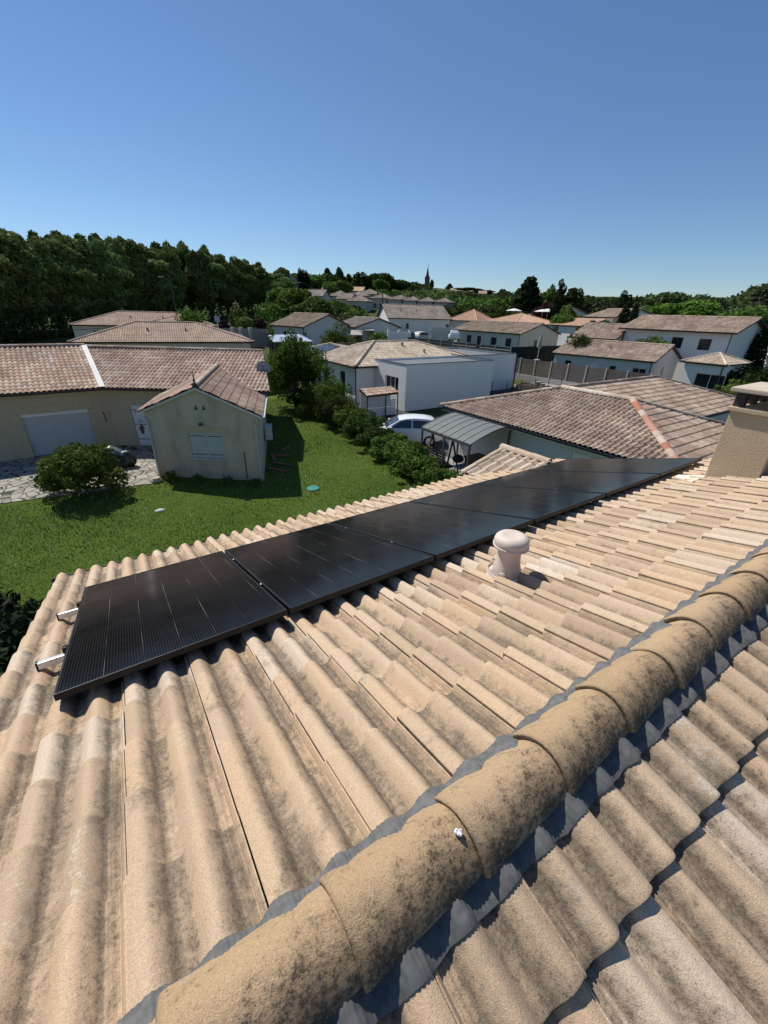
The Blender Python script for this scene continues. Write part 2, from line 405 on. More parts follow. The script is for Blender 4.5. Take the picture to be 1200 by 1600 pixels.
def ridge_tile(x0, seed, parent):
    rg = random.Random(seed); L = .354; ov = .035
    xs = [x0 - ov, x0 - ov + .004, x0 - ov + .02, x0 - ov + .035] + [x0 + L * k / 8 for k in range(1, 9)] + [x0 + L + .02]
    V = []; A = []; n = 28; dz = rg.uniform(-.002, .003); dy = rg.uniform(-.005, .005); yaw = rg.uniform(-.018, .018)
    for i, x in enumerate(xs):
        s = (x - xs[0]) / (xs[-1] - xs[0])
        r = .1135 - .013 * s
        if i == 0: r -= .0035
        if i == 2: r += .002
        if i > 3: r -= .002
        for k in range(n + 1):
            q = -1 + 2 * k / n; sk = 1.0
            yy = q * r; zz = .082 * (r / .113) * (1 - abs(q) ** 2.05) - .024 + .006 * (1 - s)
            V.append((x, RIDGE_Y + dy + yaw * (x - x0 - L / 2) - yy * sk, RZ + dz + zz + rg.uniform(-.0006, .0006)))
            A.append((max(0, min(1, .5 - (k / n - .5) * -1.3 - .5 + .45 * (k / n < .06))), 0, 1 if i == 0 else (.35 if i == 1 else 0)))  # side away from the sun painted darker, mixed with the grime
    A = [(max(0, (1 - a[0]) if False else a[0]), a[1], a[2]) for a in A]
    F = []
    m = n + 1
    for i in range(len(xs) - 1):
        for k in range(n): F.append((i * m + k, i * m + k + 1, (i + 1) * m + k + 1, (i + 1) * m + k))
    b = len(V)                                     # end face thickness at the near end
    for k in range(m):
        x, y, z = V[k]; V.append((x + .001, RIDGE_Y + (y - RIDGE_Y) * .90, z - .013)); A.append((1, 0, 1))
    for k in range(n): F.append((k + 1, k, b + k, b + k + 1))
    base = np.array([x0, RIDGE_Y, RZ])
    o = npmesh('ridge_tile', np.array(V) - base, F, M_RIDGE, parent, tuple(base - HB), attr=np.array(A), smooth=True)
    o.data.set_sharp_from_angle(angle=R(55))
    return o
k = 0; x = .204 - 3 * .3555
d = MB(); qs = [-1 + 2 * i / 16 for i in range(17)]
d.poly([(X_L + .01, RIDGE_Y + q * .108, RZ + .078 * (1 - q * q) - .024) for q in qs] + [(X_L + .01, RIDGE_Y - .1, RZ - .09), (X_L + .01, RIDGE_Y + .1, RZ - .09)][::1]); d.build('ridge_end_mortar', M_MORTAR, house)
while x < X_R - .1:
    ridge_tile(x, k, house); x += .3555; k += 1
# bird dropping on the third ridge tile
d = MB(); rg = random.Random(3)
c0 = Vector((.50, .352, RZ + .058))
for i in range(7):
    a = rg.uniform(0, 6.3); rr = rg.uniform(.001, .009)
    d.lathe((c0.x + rr * math.cos(a), c0.y + rr * math.sin(a) * 1.3, c0.z - .004), [(.0045, 0), (.0052, .003), (.003, .0062)], 9)
d.build('bird_dropping', simple('dropping', (.8, .8, .78), .7), house)

# pleated flashing strips under both edges of the ridge tiles
def flashing_mat():
    t = NT('pleated lead flashing'); o = t.obj()
    c = t.ramp(t.noise(o, 40, 4), [(.3, (.095, .094, .092)), (.7, (.165, .163, .158))])
    t.color(c); t.bump(t.noise(o, 200, 2), .1, .002)
    return t.set(.6, 0, .3)
M_FL = flashing_mat()
def flashing(mirror, parent):
    xs = np.arange(X_L + .01, X_R - .02, .0042)
    ti = np.linspace(0, 1, 9); V = []
    rgs = np.random.default_rng(4 if mirror else 8)
    wob = np.interp(xs, np.arange(-1.1, 7.2, .04), rgs.normal(size=len(np.arange(-1.1, 7.2, .04))) * .0035)
    for j, t_ in enumerate(ti):
        vtop, vbot = -1.53, (-1.442 if not mirror else -1.418)
        v = vtop + (vbot + wob * (t_ > .5) - vtop) * t_ + 0 * xs
        xl = xs if not mirror else -xs + .066
        h = prof((xl - U0) % .3)
        # sags between the rolls, lies on their crowns
        h = np.maximum(h, .027 + .40 * h) if not mirror else np.maximum(h, .013 + .32 * h)
        ple = .0013 * np.sign(np.sin(xs * 2 * np.pi / .0126 + 1.3 * np.sin(t_ * 2 + xs * 9)))
        curl = .004 * (t_ > .9)
        N = h + (.0375 if not mirror else .0265) + .004 * (1 - t_) + ple - curl * 1.0 + (.011 * (1 - t_) if not mirror else 0)
        V.append(np.stack([xs, v, N], -1))
    V = np.array(V); n_, m_ = V.shape[:2]; idx = np.arange(n_ * m_).reshape(n_, m_)
    Q = np.stack([idx[:-1, :-1], idx[1:, :-1], idx[1:, 1:], idx[:-1, 1:]], -1).reshape(-1, 4)
    PP = place(V.reshape(-1, 3), mirror)
    npmesh('ridge_flashing', PP - HB, Q, M_FL, parent)
flashing(False, house); flashing(True, house)

# gutter along the far eave
M_GUT = simple('dark zinc gutter', (.055, .055, .06), .5, .3)
def gutter(parent, p, q, r=.07, mat=None, name='gutter'):
    p = Vector(p); q = Vector(q); dd = (q - p).normalized(); sd_ = dd.cross(Vector((0, 0, 1))).normalized()
    b = MB(); n = 8; vs = []; fs = []
    for e in (p, q):
        for rr in (r, r * .86):
            for k_ in range(n + 1):
                a = math.pi * k_ / n; vs.append(e + sd_ * rr * math.cos(a) - Vector((0, 0, rr * math.sin(a))))
    m = n + 1
    for k_ in range(n):
        fs.append((k_, k_ + 1, 2 * m + k_ + 1, 2 * m + k_)); fs.append((m + k_ + 1, m + k_, 3 * m + k_, 3 * m + k_ + 1))
    for a_ in (0, n): fs.append((a_, 2 * m + a_, 3 * m + a_, m + a_))
    fs.append(list(range(m)) + [m + i for i in range(n, -1, -1)]); fs.append([2 * m + i for i in range(m)][::-1] + [3 * m + i for i in range(m)])
    b.add(vs, fs); return b.build(name, mat or M_GUT, parent)
gutter(house, (X_L - .05, ye + .07, ze + .01), (5.0, ye + .07, ze + .01), .06)

# chimney (part of the house) with its slab
def rough_mat():
    t = NT('rough chimney render'); o = t.obj(); g = t.noise(o, 55, 4, .7)
    t.color(t.mix(t.ramp(t.noise(o, 3, 4), [(.3, 0), (.7, 1)]), (.54, .42, .27), (.61, .49, .33)))
    t.bump(g, .8, .015); return t.set(.95, 0, .1)
M_CH = rough_mat(); M_SLAB = simple('chimney slab', (.55, .47, .36), .9, bump=.4)
cx0, cx1, cy0, cy1, ctop = 5.62, 6.35, 1.13, 1.60, 5.735
b = MB(); b.box(cx0, cx1, cy0, cy1, 4.4, ctop)
b.build('chimney', M_CH, house, bevel=.006)
chim = house.children[-1] if False else [c for c in house.children if c.name.startswith('chimney')][0]
b = MB(); b.box(cx0 - .03, cx1 + .03, cy0 - .03, cy1 + .03, ctop, ctop + .05); b.build('collar', M_CH, chim, bevel=.008)
M_PIER = simple('dark soot pier', (.06, .05, .045), .95)
for yy in (cy0, cy1 - .09):
    for xx in (cx0, cx0 + .33, cx1 - .09): b = MB(); b.box(xx, xx + .09, yy, yy + .09, ctop + .05, ctop + .20); b.build('pier', M_PIER, chim)
b = MB(); b.box(cx0 - .055, cx1 + .055, cy0 - .055, cy1 + .055, ctop + .20, ctop + .25)
b.build('slab', M_SLAB, chim, bevel=.012)
b = MB(); q = [roofpt(cx0 - .38, -.32, -.086), roofpt(cx0 + .02, -.32, -.086), roofpt(cx0 + .02, -.02, -.086), roofpt(cx0 - .12, -.02, -.086)]
q2 = [p - RN * .02 for p in q]
b.add([tuple(p) for p in q + q2], [(0, 1, 2, 3), (0, 4, 5, 1), (1, 5, 6, 2), (2, 6, 7, 3), (3, 7, 4, 0)])
b.build('mortar_apron', simple('pale mortar', (.72, .66, .54), .9, bump=.3), house)

# small cross gable over the far eave
M_TGAB = tiles_mat('porch tiles', [(.62, .49, .36), (.57, .44, .32), (.64, .52, .40), (.56, .42, .31)], amt=.3)


# ------------------------------------------------------------------ tiled roofs of the houses
def roof_mesh(bm_out, poly, pitch=.2, gauge=.36, amp=.045, step=.02, fine=True, phase=0.0):
    """poly: planar convex 3-D polygon, counter-clockwise from above, first edge = eave. Appends verts/faces/uv."""
    P_ = [Vector(p) for p in poly]; e = (P_[1] - P_[0]); e.z = 0; e.normalize()
    nrm = Vector((0, 0, 0))
    for i in range(1, len(P_) - 1): nrm += (P_[i] - P_[0]).cross(P_[i + 1] - P_[0])
    nrm.normalize()
    if nrm.z < 0: nrm = -nrm
    up = nrm.cross(e).normalized()
    st = [((p - P_[0]).dot(e), (p - P_[0]).dot(up)) for p in P_]
    s0 = min(a for a, _ in st); s1 = max(a for a, _ in st); t1 = max(b for _, b in st)
    s0 = math.floor(s0 / pitch) * pitch
    nr = int(math.ceil((s1 - s0) / pitch)); nc = int(math.ceil(t1 / gauge))
    if fine: us = [0, .18, .34, .5, .66, .82]; hh_ = [0.0, .25, .82, 1, .82, .25]
    else: us = [0, .5]; hh_ = [0, 1]
    S = []; H = []; U = []
    for k in range(nr):
        for u, h in zip(us, hh_): S.append(s0 + (k + u) * pitch); H.append(h * amp); U.append(k + u + .25 * 0)
    S.append(s0 + nr * pitch); H.append(0); U.append(nr)
    S = np.array(S); H = np.array(H); U = np.array(U)
    T = []; TN = []; TU = []
    for c in range(nc):
        T += [c * gauge, (c + 1) * gauge - .012]; TN += [step, 0.0]; TU += [c + .001, c + .985]
    T.append(nc * gauge); TN.append(step); TU.append(nc + .001)
    T = np.array(T); TN = np.array(TN); TU = np.array(TU)
    bm = bmesh.new(); uvl = bm.loops.layers.uv.new('UVMap'); grid = []
    for j in range(len(T)):
        grid.append([bm.verts.new((S[i], T[j], H[i] + TN[j])) for i in range(len(S))])
    for j in range(len(T) - 1):
        for i in range(len(S) - 1):
            f = bm.faces.new((grid[j][i], grid[j][i + 1], grid[j + 1][i + 1], grid[j + 1][i]))
            tu = (TU[j], TU[j + 1]) if TU[j + 1] - TU[j] > .5 else (TU[j + 1] + .01, TU[j + 1] + .02)
            # channel centred on whole numbers: shift by half a roll so that every roll is one tile
            ku = (U[i], U[i + 1])
            for l, uv in zip(f.loops, ((ku[0], tu[0]), (ku[1], tu[0]), (ku[1], tu[1]), (ku[0], tu[1]))): l[uvl].uv = uv
    for i in range(len(st)):
        a = st[i]; b2 = st[(i + 1) % len(st)]
        if i == 0 and abs(a[1]) < 1e-6 and abs(b2[1]) < 1e-6: continue
        ed = Vector((b2[0] - a[0], b2[1] - a[1], 0)); no = Vector((ed.y, -ed.x, 0))
        if no.length < 1e-6: continue
        g = bm.verts[:] + bm.edges[:] + bm.faces[:]
        bmesh.ops.bisect_plane(bm, geom=g, dist=1e-5, plane_co=Vector((a[0], a[1], 0)), plane_no=no.normalized(), clear_outer=True)
    bm.verts.ensure_lookup_table(); base = len(bm_out['v'])
    for i, v_ in enumerate(bm.verts): v_.index = i
    for v_ in bm.verts: bm_out['v'].append(tuple(P_[0] + e * v_.co.x + up * v_.co.y + nrm * v_.co.z))
    for f in bm.faces:
        bm_out['f'].append([base + l.vert.index for l in f.loops]); bm_out['uv'] += [tuple(l[uvl].uv) for l in f.loops]; bm_out['m'].append(0)
    bm.free()
    # underside board
    b = len(bm_out['v']); q = [p - nrm * .03 for p in P_] + [p - nrm * .12 for p in P_]; n = len(P_)
    bm_out['v'] += [tuple(p) for p in q]
    fs = [[b + n + i for i in range(n)][::-1]] + [[b + i, b + n + i, b + n + (i + 1) % n, b + (i + 1) % n] for i in range(n)]
    for f in fs: bm_out['f'].append(f); bm_out['uv'] += [(0, 0)] * len(f); bm_out['m'].append(1)
M_FASCIA = simple('dark fascia', (.07, .06, .055), .7)
def roof_obj(name, polys, mat, parent, fascia=None, **kw):
    o_ = dict(v=[], f=[], uv=[], m=[])
    for p in polys: roof_mesh(o_, p, **kw)
    base = rootloc(parent); me = bpy.data.meshes.new(name)
    me.from_pydata([(a - base.x, b - base.y, c - base.z) for a, b, c in o_['v']], [], o_['f'])
    me.materials.append(mat); me.materials.append(fascia or M_FASCIA)
    ul = me.uv_layers.new(name='UVMap'); ul.data.foreach_set('uv', np.array(o_['uv'], dtype=np.float32).ravel())
    me.polygons.foreach_set('material_index', o_['m']); me.update()
    o = bpy.data.objects.new(name, me); COL.objects.link(o); o.parent = parent
    return o
def ridge_line(name, p, q, mat, parent, r=.11, L=.4, lift=.02):
    p = Vector(p); q = Vector(q); d_ = q - p; n = max(2, int(d_.length / L)); d_.normalize()
    sd_ = d_.cross(Vector((0, 0, 1))).normalized(); up = sd_.cross(d_); V = []; F = []; UV = []; m = 7
    for i in range(n):
        a = p + d_ * (i * (q - p).length / n - .03); b = p + d_ * ((i + 1) * (q - p).length / n)
        for e_, rr in ((a, r * 1.06), (b, r * .92)):
            for k in range(m):
                t_ = math.pi * (1.05 - 1.1 * k / (m - 1)); V.append(e_ + sd_ * rr * math.cos(t_) + up * (rr * .8 * math.sin(t_) + lift - .02))
        o_ = i * 2 * m
        for k in range(m - 1):
            F.append((o_ + k, o_ + k + 1, o_ + m + k + 1, o_ + m + k)); UV += [(.5, i + .5)] * 4
    base = np.array(rootloc(parent))
    return npmesh(name, np.array([tuple(v_) for v_ in V]) - base, F, mat, parent, uv=UV)
def walls(mb, pts, z0, z1, openings=None, gable=None, m=0, depth=.16):
    """pts counter-clockwise from above; openings {edge: [(s0,s1,z0,z1)]}; gable {edge: apex height}"""
    n = len(pts); openings = openings or {}; gable = gable or {}
    for i in range(n):
        a = Vector((*pts[i][:2], 0)); b = Vector((*pts[(i + 1) % n][:2], 0)); L = (b - a).length; u = (b - a) / L
        inn = Vector((-u.y, u.x, 0)); ops = openings.get(i, [])
        P_ = lambda s, z, dpt=0: tuple(a + u * s + inn * dpt + Vector((0, 0, z)))
        ss = sorted(set([0, L] + [o[0] for o in ops] + [o[1] for o in ops])); zs = sorted(set([z0, z1] + [o[2] for o in ops] + [o[3] for o in ops]))
        for s_a, s_b in zip(ss[:-1], ss[1:]):
            for z_a, z_b in zip(zs[:-1], zs[1:]):
                sm, zm = (s_a + s_b) / 2, (z_a + z_b) / 2
                if any(o[0] < sm < o[1] and o[2] < zm < o[3] for o in ops): continue
                mb.poly([P_(s_a, z_a), P_(s_b, z_a), P_(s_b, z_b), P_(s_a, z_b)], m)
        for o in ops:
            s_a, s_b, z_a, z_b = o[:4]
            mb.poly([P_(s_a, z_a), P_(s_a, z_a, depth), P_(s_b, z_a, depth), P_(s_b, z_a)][::-1], m)
            mb.poly([P_(s_a, z_b), P_(s_a, z_b, depth), P_(s_b, z_b, depth), P_(s_b, z_b)], m)
            mb.poly([P_(s_a, z_a), P_(s_a, z_a, depth), P_(s_a, z_b, depth), P_(s_a, z_b)], m)
            mb.poly([P_(s_b, z_a), P_(s_b, z_a, depth), P_(s_b, z_b, depth), P_(s_b, z_b)][::-1], m)
        if i in gable:
            g = gable[i]; off = L / 2
            if isinstance(g, tuple): g, off = g
            mb.poly([P_(0, z1), P_(L, z1), P_(off, g)], m)
M_GLASS = NT('window glass'); M_GLASS.color((.018, .022, .028)); M_GLASS = M_GLASS.set(.08, 0, .6)
M_WHITE = simple('white painted joinery', (.74, .74, .73), .5, var=.04)
M_DFRAME = simple('anthracite joinery', (.06, .065, .07), .5)
M_SHUT = simple('grey painted shutter', (.49, .485, .475), .6, var=.06)
def window(parent, a, b, s0, s1, z0, z1, depth=.12, mat=None, leaves=2, label=None, name='window', bar=.05, glass=None):
    a = Vector((*a[:2], 0)); b = Vector((*b[:2], 0)); u = (b - a).normalized(); inn = Vector((-u.y, u.x, 0)); Z = Vector((0, 0, 1))
    c = a + u * s0 + inn * depth
    f = MB(); W__ = s1 - s0; H__ = z1 - z0
    f.obox(c + Z * z0, u, inn, Z, W__, .05, bar); f.obox(c + Z * (z1 - bar), u, inn, Z, W__, .05, bar)
    n = leaves
    for i in range(n + 1):
        s = (W__ - bar) * i / n; f.obox(c + u * s + Z * (z0 + bar), u, inn, Z, bar, .05, H__ - 2 * bar)
    w_ = f.build(name, mat or M_WHITE, parent)
    g = MB(); g.obox(c + u * bar * .5 + inn * .02 + Z * (z0 + bar * .5), u, inn, Z, W__ - bar, .01, H__ - bar)
    g.build('pane', glass or M_GLASS, w_)
    if label: w_['label'] = label
    return w_
def panel_in(parent, a, b, s0, s1, z0, z1, mat, name, depth=.08, thick=.03, grooves=0, label=None, vertical=False):
    a = Vector((*a[:2], 0)); b = Vector((*b[:2], 0)); u = (b - a).normalized(); inn = Vector((-u.y, u.x, 0)); Z = Vector((0, 0, 1))
    f = MB(); H__ = z1 - z0; W__ = s1 - s0
    if grooves and not vertical:
        for i in range(grooves):
            h = H__ / grooves; f.obox(a + u * s0 + inn * depth + Z * (z0 + i * h), u, inn, Z, W__, thick, h - .012)
        f.obox(a + u * s0 + inn * (depth + .008) + Z * z0, u, inn, Z, W__, thick, H__)
    elif grooves:
        for i in range(grooves):
            h = W__ / grooves; f.obox(a + u * (s0 + i * h) + inn * depth + Z * z0, u, inn, Z, h - .01, thick, H__)
        f.obox(a + u * s0 + inn * (depth + .008) + Z * z0, u, inn, Z, W__, thick, H__)
    else: f.obox(a + u * s0 + inn * depth + Z * z0, u, inn, Z, W__, thick, H__)
    o = f.build(name, mat, parent)
    if label: o['label'] = label
    return o
def pipe(parent, x, y, z0, z1, r=.045, mat=None):
    b = MB(); b.tube([(x, y, z0), (x, y, z1)], r, 8); return b.build('downpipe', mat or M_GUT, parent, smooth=False)

# porch gable over the far eave
zr_ = 4.30
porch_poly = [(5.12, 4.95, 4.0), (5.12, 3.2, 4.0), (6.12, 3.2, zr_), (6.12, 4.95, zr_)]
roof_obj('porch_roof', [porch_poly, [(7.12, 3.2, 4.0), (7.12, 4.95, 4.0), (6.12, 4.95, zr_), (6.12, 3.2, zr_)]], M_TGAB, house, pitch=.17, gauge=.3, amp=.04)
ridge_line('porch_ridge', (6.12, 4.97, zr_ + .04), (6.16, 3.95, zr_ + .04), M_TGAB, house, r=.08, L=.3)
ridge_line('porch_verge', (5.08, 4.93, 4.03), (6.12, 4.93, zr_ + .03), M_TGAB, house, r=.06, L=.3)
b = MB(); b.add([(5.2, 4.85, 0), (7.04, 4.85, 0), (7.04, 4.85, 3.9), (6.12, 4.85, 4.2), (5.2, 4.85, 3.9), (5.2, 4.4, 0), (7.04, 4.4, 0), (7.04, 4.4, 3.9), (5.2, 4.4, 3.9)],
                [(4, 3, 2, 1, 0), (0, 5, 8, 4), (1, 2, 7, 6)]); b.build('porch_wall', M_OWNWALL, house)

# ================================================================== SOLAR PANELS
def panel_mat():
    t = NT('black solar glass'); u = t.uv(); x, y, _ = t.sep(u); o = t.obj()
    def lines(c, per, wid, off=0.0):
        f = t.math('FRACT', t.math('DIVIDE', t.math('ADD', c, off), per))
        return t.math('LESS_THAN', t.math('ABSOLUTE', t.math('SUBTRACT', f, .5)), wid / per / 2)
    bus = lines(x, .0140, .0022); rowl = lines(y, .0925, .0016, .03); coll = lines(x, .182, .0026, .067 + .018)
    brk = t.ramp(t.noise(t.mapping(o, (6, 1.6, 1.6)), 1.4, 2), [(.47, .05), (.66, .8)])
    cell = t.white(t.comb(t.math('FLOOR', t.math('DIVIDE', x, .182)), t.math('FLOOR', t.math('DIVIDE', y, .0925))))[0]
    base = t.mix(cell, (.004, .0038, .0045), (.0065, .006, .0065))
    c = t.mix(t.math('MULTIPLY', bus, .7), base, (.042, .040, .042))
    c = t.mix(t.math('MULTIPLY', rowl, .35), c, (.035, .03, .03))
    c = t.mix(t.math('MULTIPLY', t.math('MULTIPLY', coll, brk), .9), c, (.26, .22, .19))
    t.color(c)
    dust = t.noise(o, 3.5, 4)
    return t.set(t.ramp(dust, [(.3, .10), (.7, .17)]), 0, .14)
M_PV = panel_mat(); M_FRAME = simple('black anodised frame', (.012, .012, .013), .42, .2, .4)
M_ALU = simple('bare aluminium rail', (.78, .78, .80), .38, .7, .5, var=.03)
PW, PL, PT = 1.134, 1.907, .035
order = ['nearest black solar panel, the one with rail ends sticking out beside it', 'second black solar panel from the near end of the row',
         'third black solar panel from the near end, left of the roof vent', 'fourth black solar panel from the near end, beyond the roof vent',
         'second black solar panel from the far end of the row', 'farthest black solar panel of the row, beside the chimney']
for i in range(6):
    x0 = RA[0] + i * 1.154; c = roofpt(x0, 0, 0)
    p = thing('solar_panel', order[i], 'solar panel', tuple(c - np.array([0, 0, 0])), 'black solar panels in one row on the tiled roof')
    U_ = np.array([1, 0, 0]); fw = .012
    b = MB(); o3 = lambda u, v, n: tuple(c + U_ * u + RV * v + RN * n)
    for (u0, u1, v0, v1) in ((0, PW, 0, fw), (0, PW, PL - fw, PL), (0, fw, fw, PL - fw), (PW - fw, PW, fw, PL - fw)):
        q = [o3(u0, v0, -PT), o3(u1, v0, -PT), o3(u1, v1, -PT), o3(u0, v1, -PT), o3(u0, v0, 0), o3(u1, v0, 0), o3(u1, v1, 0), o3(u0, v1, 0)]
        b.add(q, [(0, 1, 2, 3), (4, 7, 6, 5), (0, 4, 5, 1), (1, 5, 6, 2), (2, 6, 7, 3), (3, 7, 4, 0)])
    b.build('frame', M_FRAME, p, bevel=.0015)
    b = MB(); q = [o3(fw, fw, -.0025), o3(PW - fw, fw, -.0025), o3(PW - fw, PL - fw, -.0025), o3(fw, PL - fw, -.0025)]
    q2 = [o3(fw, fw, -.008), o3(PW - fw, fw, -.008), o3(PW - fw, PL - fw, -.008), o3(fw, PL - fw, -.008)]
    b.add(q + q2, [(0, 3, 2, 1), (4, 5, 6, 7)], uvs=[[(0, 0), (0, PL), (PW, PL), (PW, 0)], [(0, 0)] * 4])
    b.build('glass', M_PV, p)
    # mid clamps at the seam towards the next panel, end clamps at the row's ends
    for vv in (.585, 1.455):
        b = MB(); uu = PW + .002 if i < 5 else PW + .0
        b.obox(o3(uu, vv - .02, -.006), U_, RV, RN, .016, .04, .009); b.build('clamp', M_FRAME, p, bevel=.001)
        b = MB(); b.lathe(o3(uu + .008, vv, .002), [(.0045, 0), (.0045, .003), (.002, .0035)], 8); b.build('bolt', M_ALU, p)
        if i == 0:
            b = MB(); b.obox(o3(-.024, vv - .02, -.03), U_, RV, RN, .026, .04, .036); b.build('clamp', M_FRAME, p, bevel=.002)
for vv, lab in ((.585, 'bare aluminium mounting rail nearer the ridge, its end out beyond the first solar panel'), (1.455, 'bare aluminium mounting rail nearer the eave, its end out beyond the first solar panel')):
    c = roofpt(-.665, vv, -.085); p = thing('mounting_rail', lab, 'rail', tuple(c), 'rails under the solar panels')
    b = MB()
    b.obox(roofpt(-.66, vv - .019, -.078), (1, 0, 0), RV, RN, 7.1, .038, .041); b.build('rail', M_ALU, p, bevel=.002)
    b = MB(); b.obox(roofpt(-.668, vv - .0205, -.08), (1, 0, 0), RV, RN, .0085, .041, .044); b.build('end_cap', M_FRAME, p)
    for k in range(8):
        xh = -.45 + k * .93
        b = MB(); b.obox(roofpt(xh, vv + .02, -.105), (1, 0, 0), RV, RN, .03, .006, .06); b.obox(roofpt(xh, vv - .03, -.112), (1, 0, 0), RV, RN, .03, .18, .006)
        b.build('roof_hook', M_ALU, p)

# ================================================================== ROOF VENT
M_VENT = simple('pinkish clay coloured plastic', (.66, .545, .465), .6, var=.12, scale=9, spec=.35, bump=.08)
c = roofpt(2.0, -.455, -.14); v_ = thing('roof_vent', 'pink beige plastic roof vent with a mushroom cap beside the solar panels', 'roof vent', tuple(c))
b = MB(); vs = []; prf = [(.118, -.01), (.118, .035), (.112, .05), (.104, .075), (.098, .10)]
n = 28; ax = Vector(RN); e1 = Vector((1, 0, 0)); e2 = Vector(RV)
fs = []
for r_, h in prf:
    for k in range(n):
        a = 2 * math.pi * k / n; vs.append(Vector(c) + ax * h + (e1 * math.cos(a) + e2 * math.sin(a)) * r_)
for i in range(len(prf) - 1):
    for k in range(n): fs.append((i * n + k, i * n + (k + 1) % n, (i + 1) * n + (k + 1) % n, (i + 1) * n + k))
b.add(vs, fs); b.build('collar', M_VENT, v_, smooth=True, auto=45)
b = MB(); b.lathe(c + np.array([0, -.006, 0]), [(.106, .03), (.106, .055), (.098, .058), (.094, .085), (.090, .11), (.082, .14), (.077, .17), (.075, .20), (.0755, .235), (.080, .262)], 28); b.build('pipe', M_VENT, v_, smooth=True, auto=45)
b = MB()
b.lathe(c + np.array([0, -.006, 0]), [(.060, .262), (.090, .256), (.104, .262), (.111, .278), (.113, .296), (.112, .314), (.106, .330), (.093, .343), (.078, .350), (.066, .352), (.050, .349), (.03, .346), (.001, .345)], 36)
b.build('cap', M_VENT, v_, smooth=True, auto=50)
b = MB(); b.lathe(c + np.array([0, -.006, 0]), [(.104, .050), (.112, .052), (.113, .060), (.104, .063)], 28); b.build('clamp_band', simple('pale band', (.72, .64, .58), .5), v_, smooth=True, auto=45)
b = MB(); b.lathe(c + np.array([0, -.006, 0]), [(.1085, .268), (.1155, .270), (.1165, .282), (.111, .286)], 36); b.build('cap_rim', M_VENT, v_, smooth=True, auto=45)
b = MB(); cc = Vector(c) + Vector((-.088, -.045, .078)); dr = Vector((-.9, -.42, .12)).normalized()
b.tube([cc, cc + dr * .012], .028, 16); b.tube([cc + dr * .012, cc + dr * .017], .019, 14); b.build('pivot', M_VENT, v_, smooth=False)

# ================================================================== GROUND
def ground_mat():
    t = NT('rough ground'); o = t.obj(); a = t.noise(o, .06, 5); b_ = t.noise(o, .8, 5)
    c = t.mix(t.ramp(a, [(.35, 0), (.65, 1)]), (.045, .07, .018), (.075, .085, .03))
    c = t.mix(t.ramp(b_, [(.55, 0), (.75, .5)]), c, (.12, .10, .06)); t.color(c); return t.set(1, 0, .1)
nr_, na = 90, 144
rr = np.concatenate([np.linspace(0, 60, 25), np.linspace(66, 500, 45), np.geomspace(520, 3200, 20)])
V = []; 
for r_ in rr:
    for k in range(na):
        a = 2 * math.pi * k / na; x, y = r_ * math.cos(a), r_ * math.sin(a); V.append((x, y, zg(x, y) - .012))
idx = np.arange(len(rr) * na).reshape(len(rr), na); nx = np.roll(idx, -1, 1)
F = np.stack([idx[:-1], idx[1:], nx[1:], nx[:-1]], -1).reshape(-1, 4)
g = npmesh('ground', V, F, ground_mat(), smooth=True); tag(g, kind='structure')
def lawn_mat():
    t = NT('lawn'); o = t.obj(); a = t.noise(o, .28, 5, .6); m_ = t.noise(o, 1.7, 6, .65); f = t.noise(o, 22, 5, .7); ff = t.noise(o, 70, 2, .6)
    c = t.mix(t.ramp(a, [(.35, 0), (.65, 1)]), (.120, .195, .026), (.175, .255, .038))
    c = t.mix(t.ramp(m_, [(.5, 0), (.72, .75)]), c, (.070, .095, .022))
    c = t.mix(t.ramp(f, [(.42, .8), (.6, 0)]), c, (.030, .055, .009))
    c = t.mix(t.ramp(ff, [(.62, 0), (.72, .5)]), c, (.16, .20, .05))
    t.color(c); t.bump(t.math('ADD', f, ff), .9, .05); return t.set(.95, 0, .1)
M_LAWN = lawn_mat()
def sheet(name, pts, z, mat, thick=0, **kw):
    b = MB(); n = len(pts)
    if thick:
        b.add([(x, y, z) for x, y in pts] + [(x, y, z - thick) for x, y in pts], [list(range(n))] + [[i, n + i, n + (i + 1) % n, (i + 1) % n] for i in range(n)])
    else: b.poly([(x, y, z) for x, y in pts])
    o = b.build(name, mat); tag(o, kind='structure'); return o
sheet('lawn', [(-40, -22), (11.6, -22), (11.6, 14), (12.2, 22), (12.6, 36), (7, 36), (-40, 36)], 0, M_LAWN)
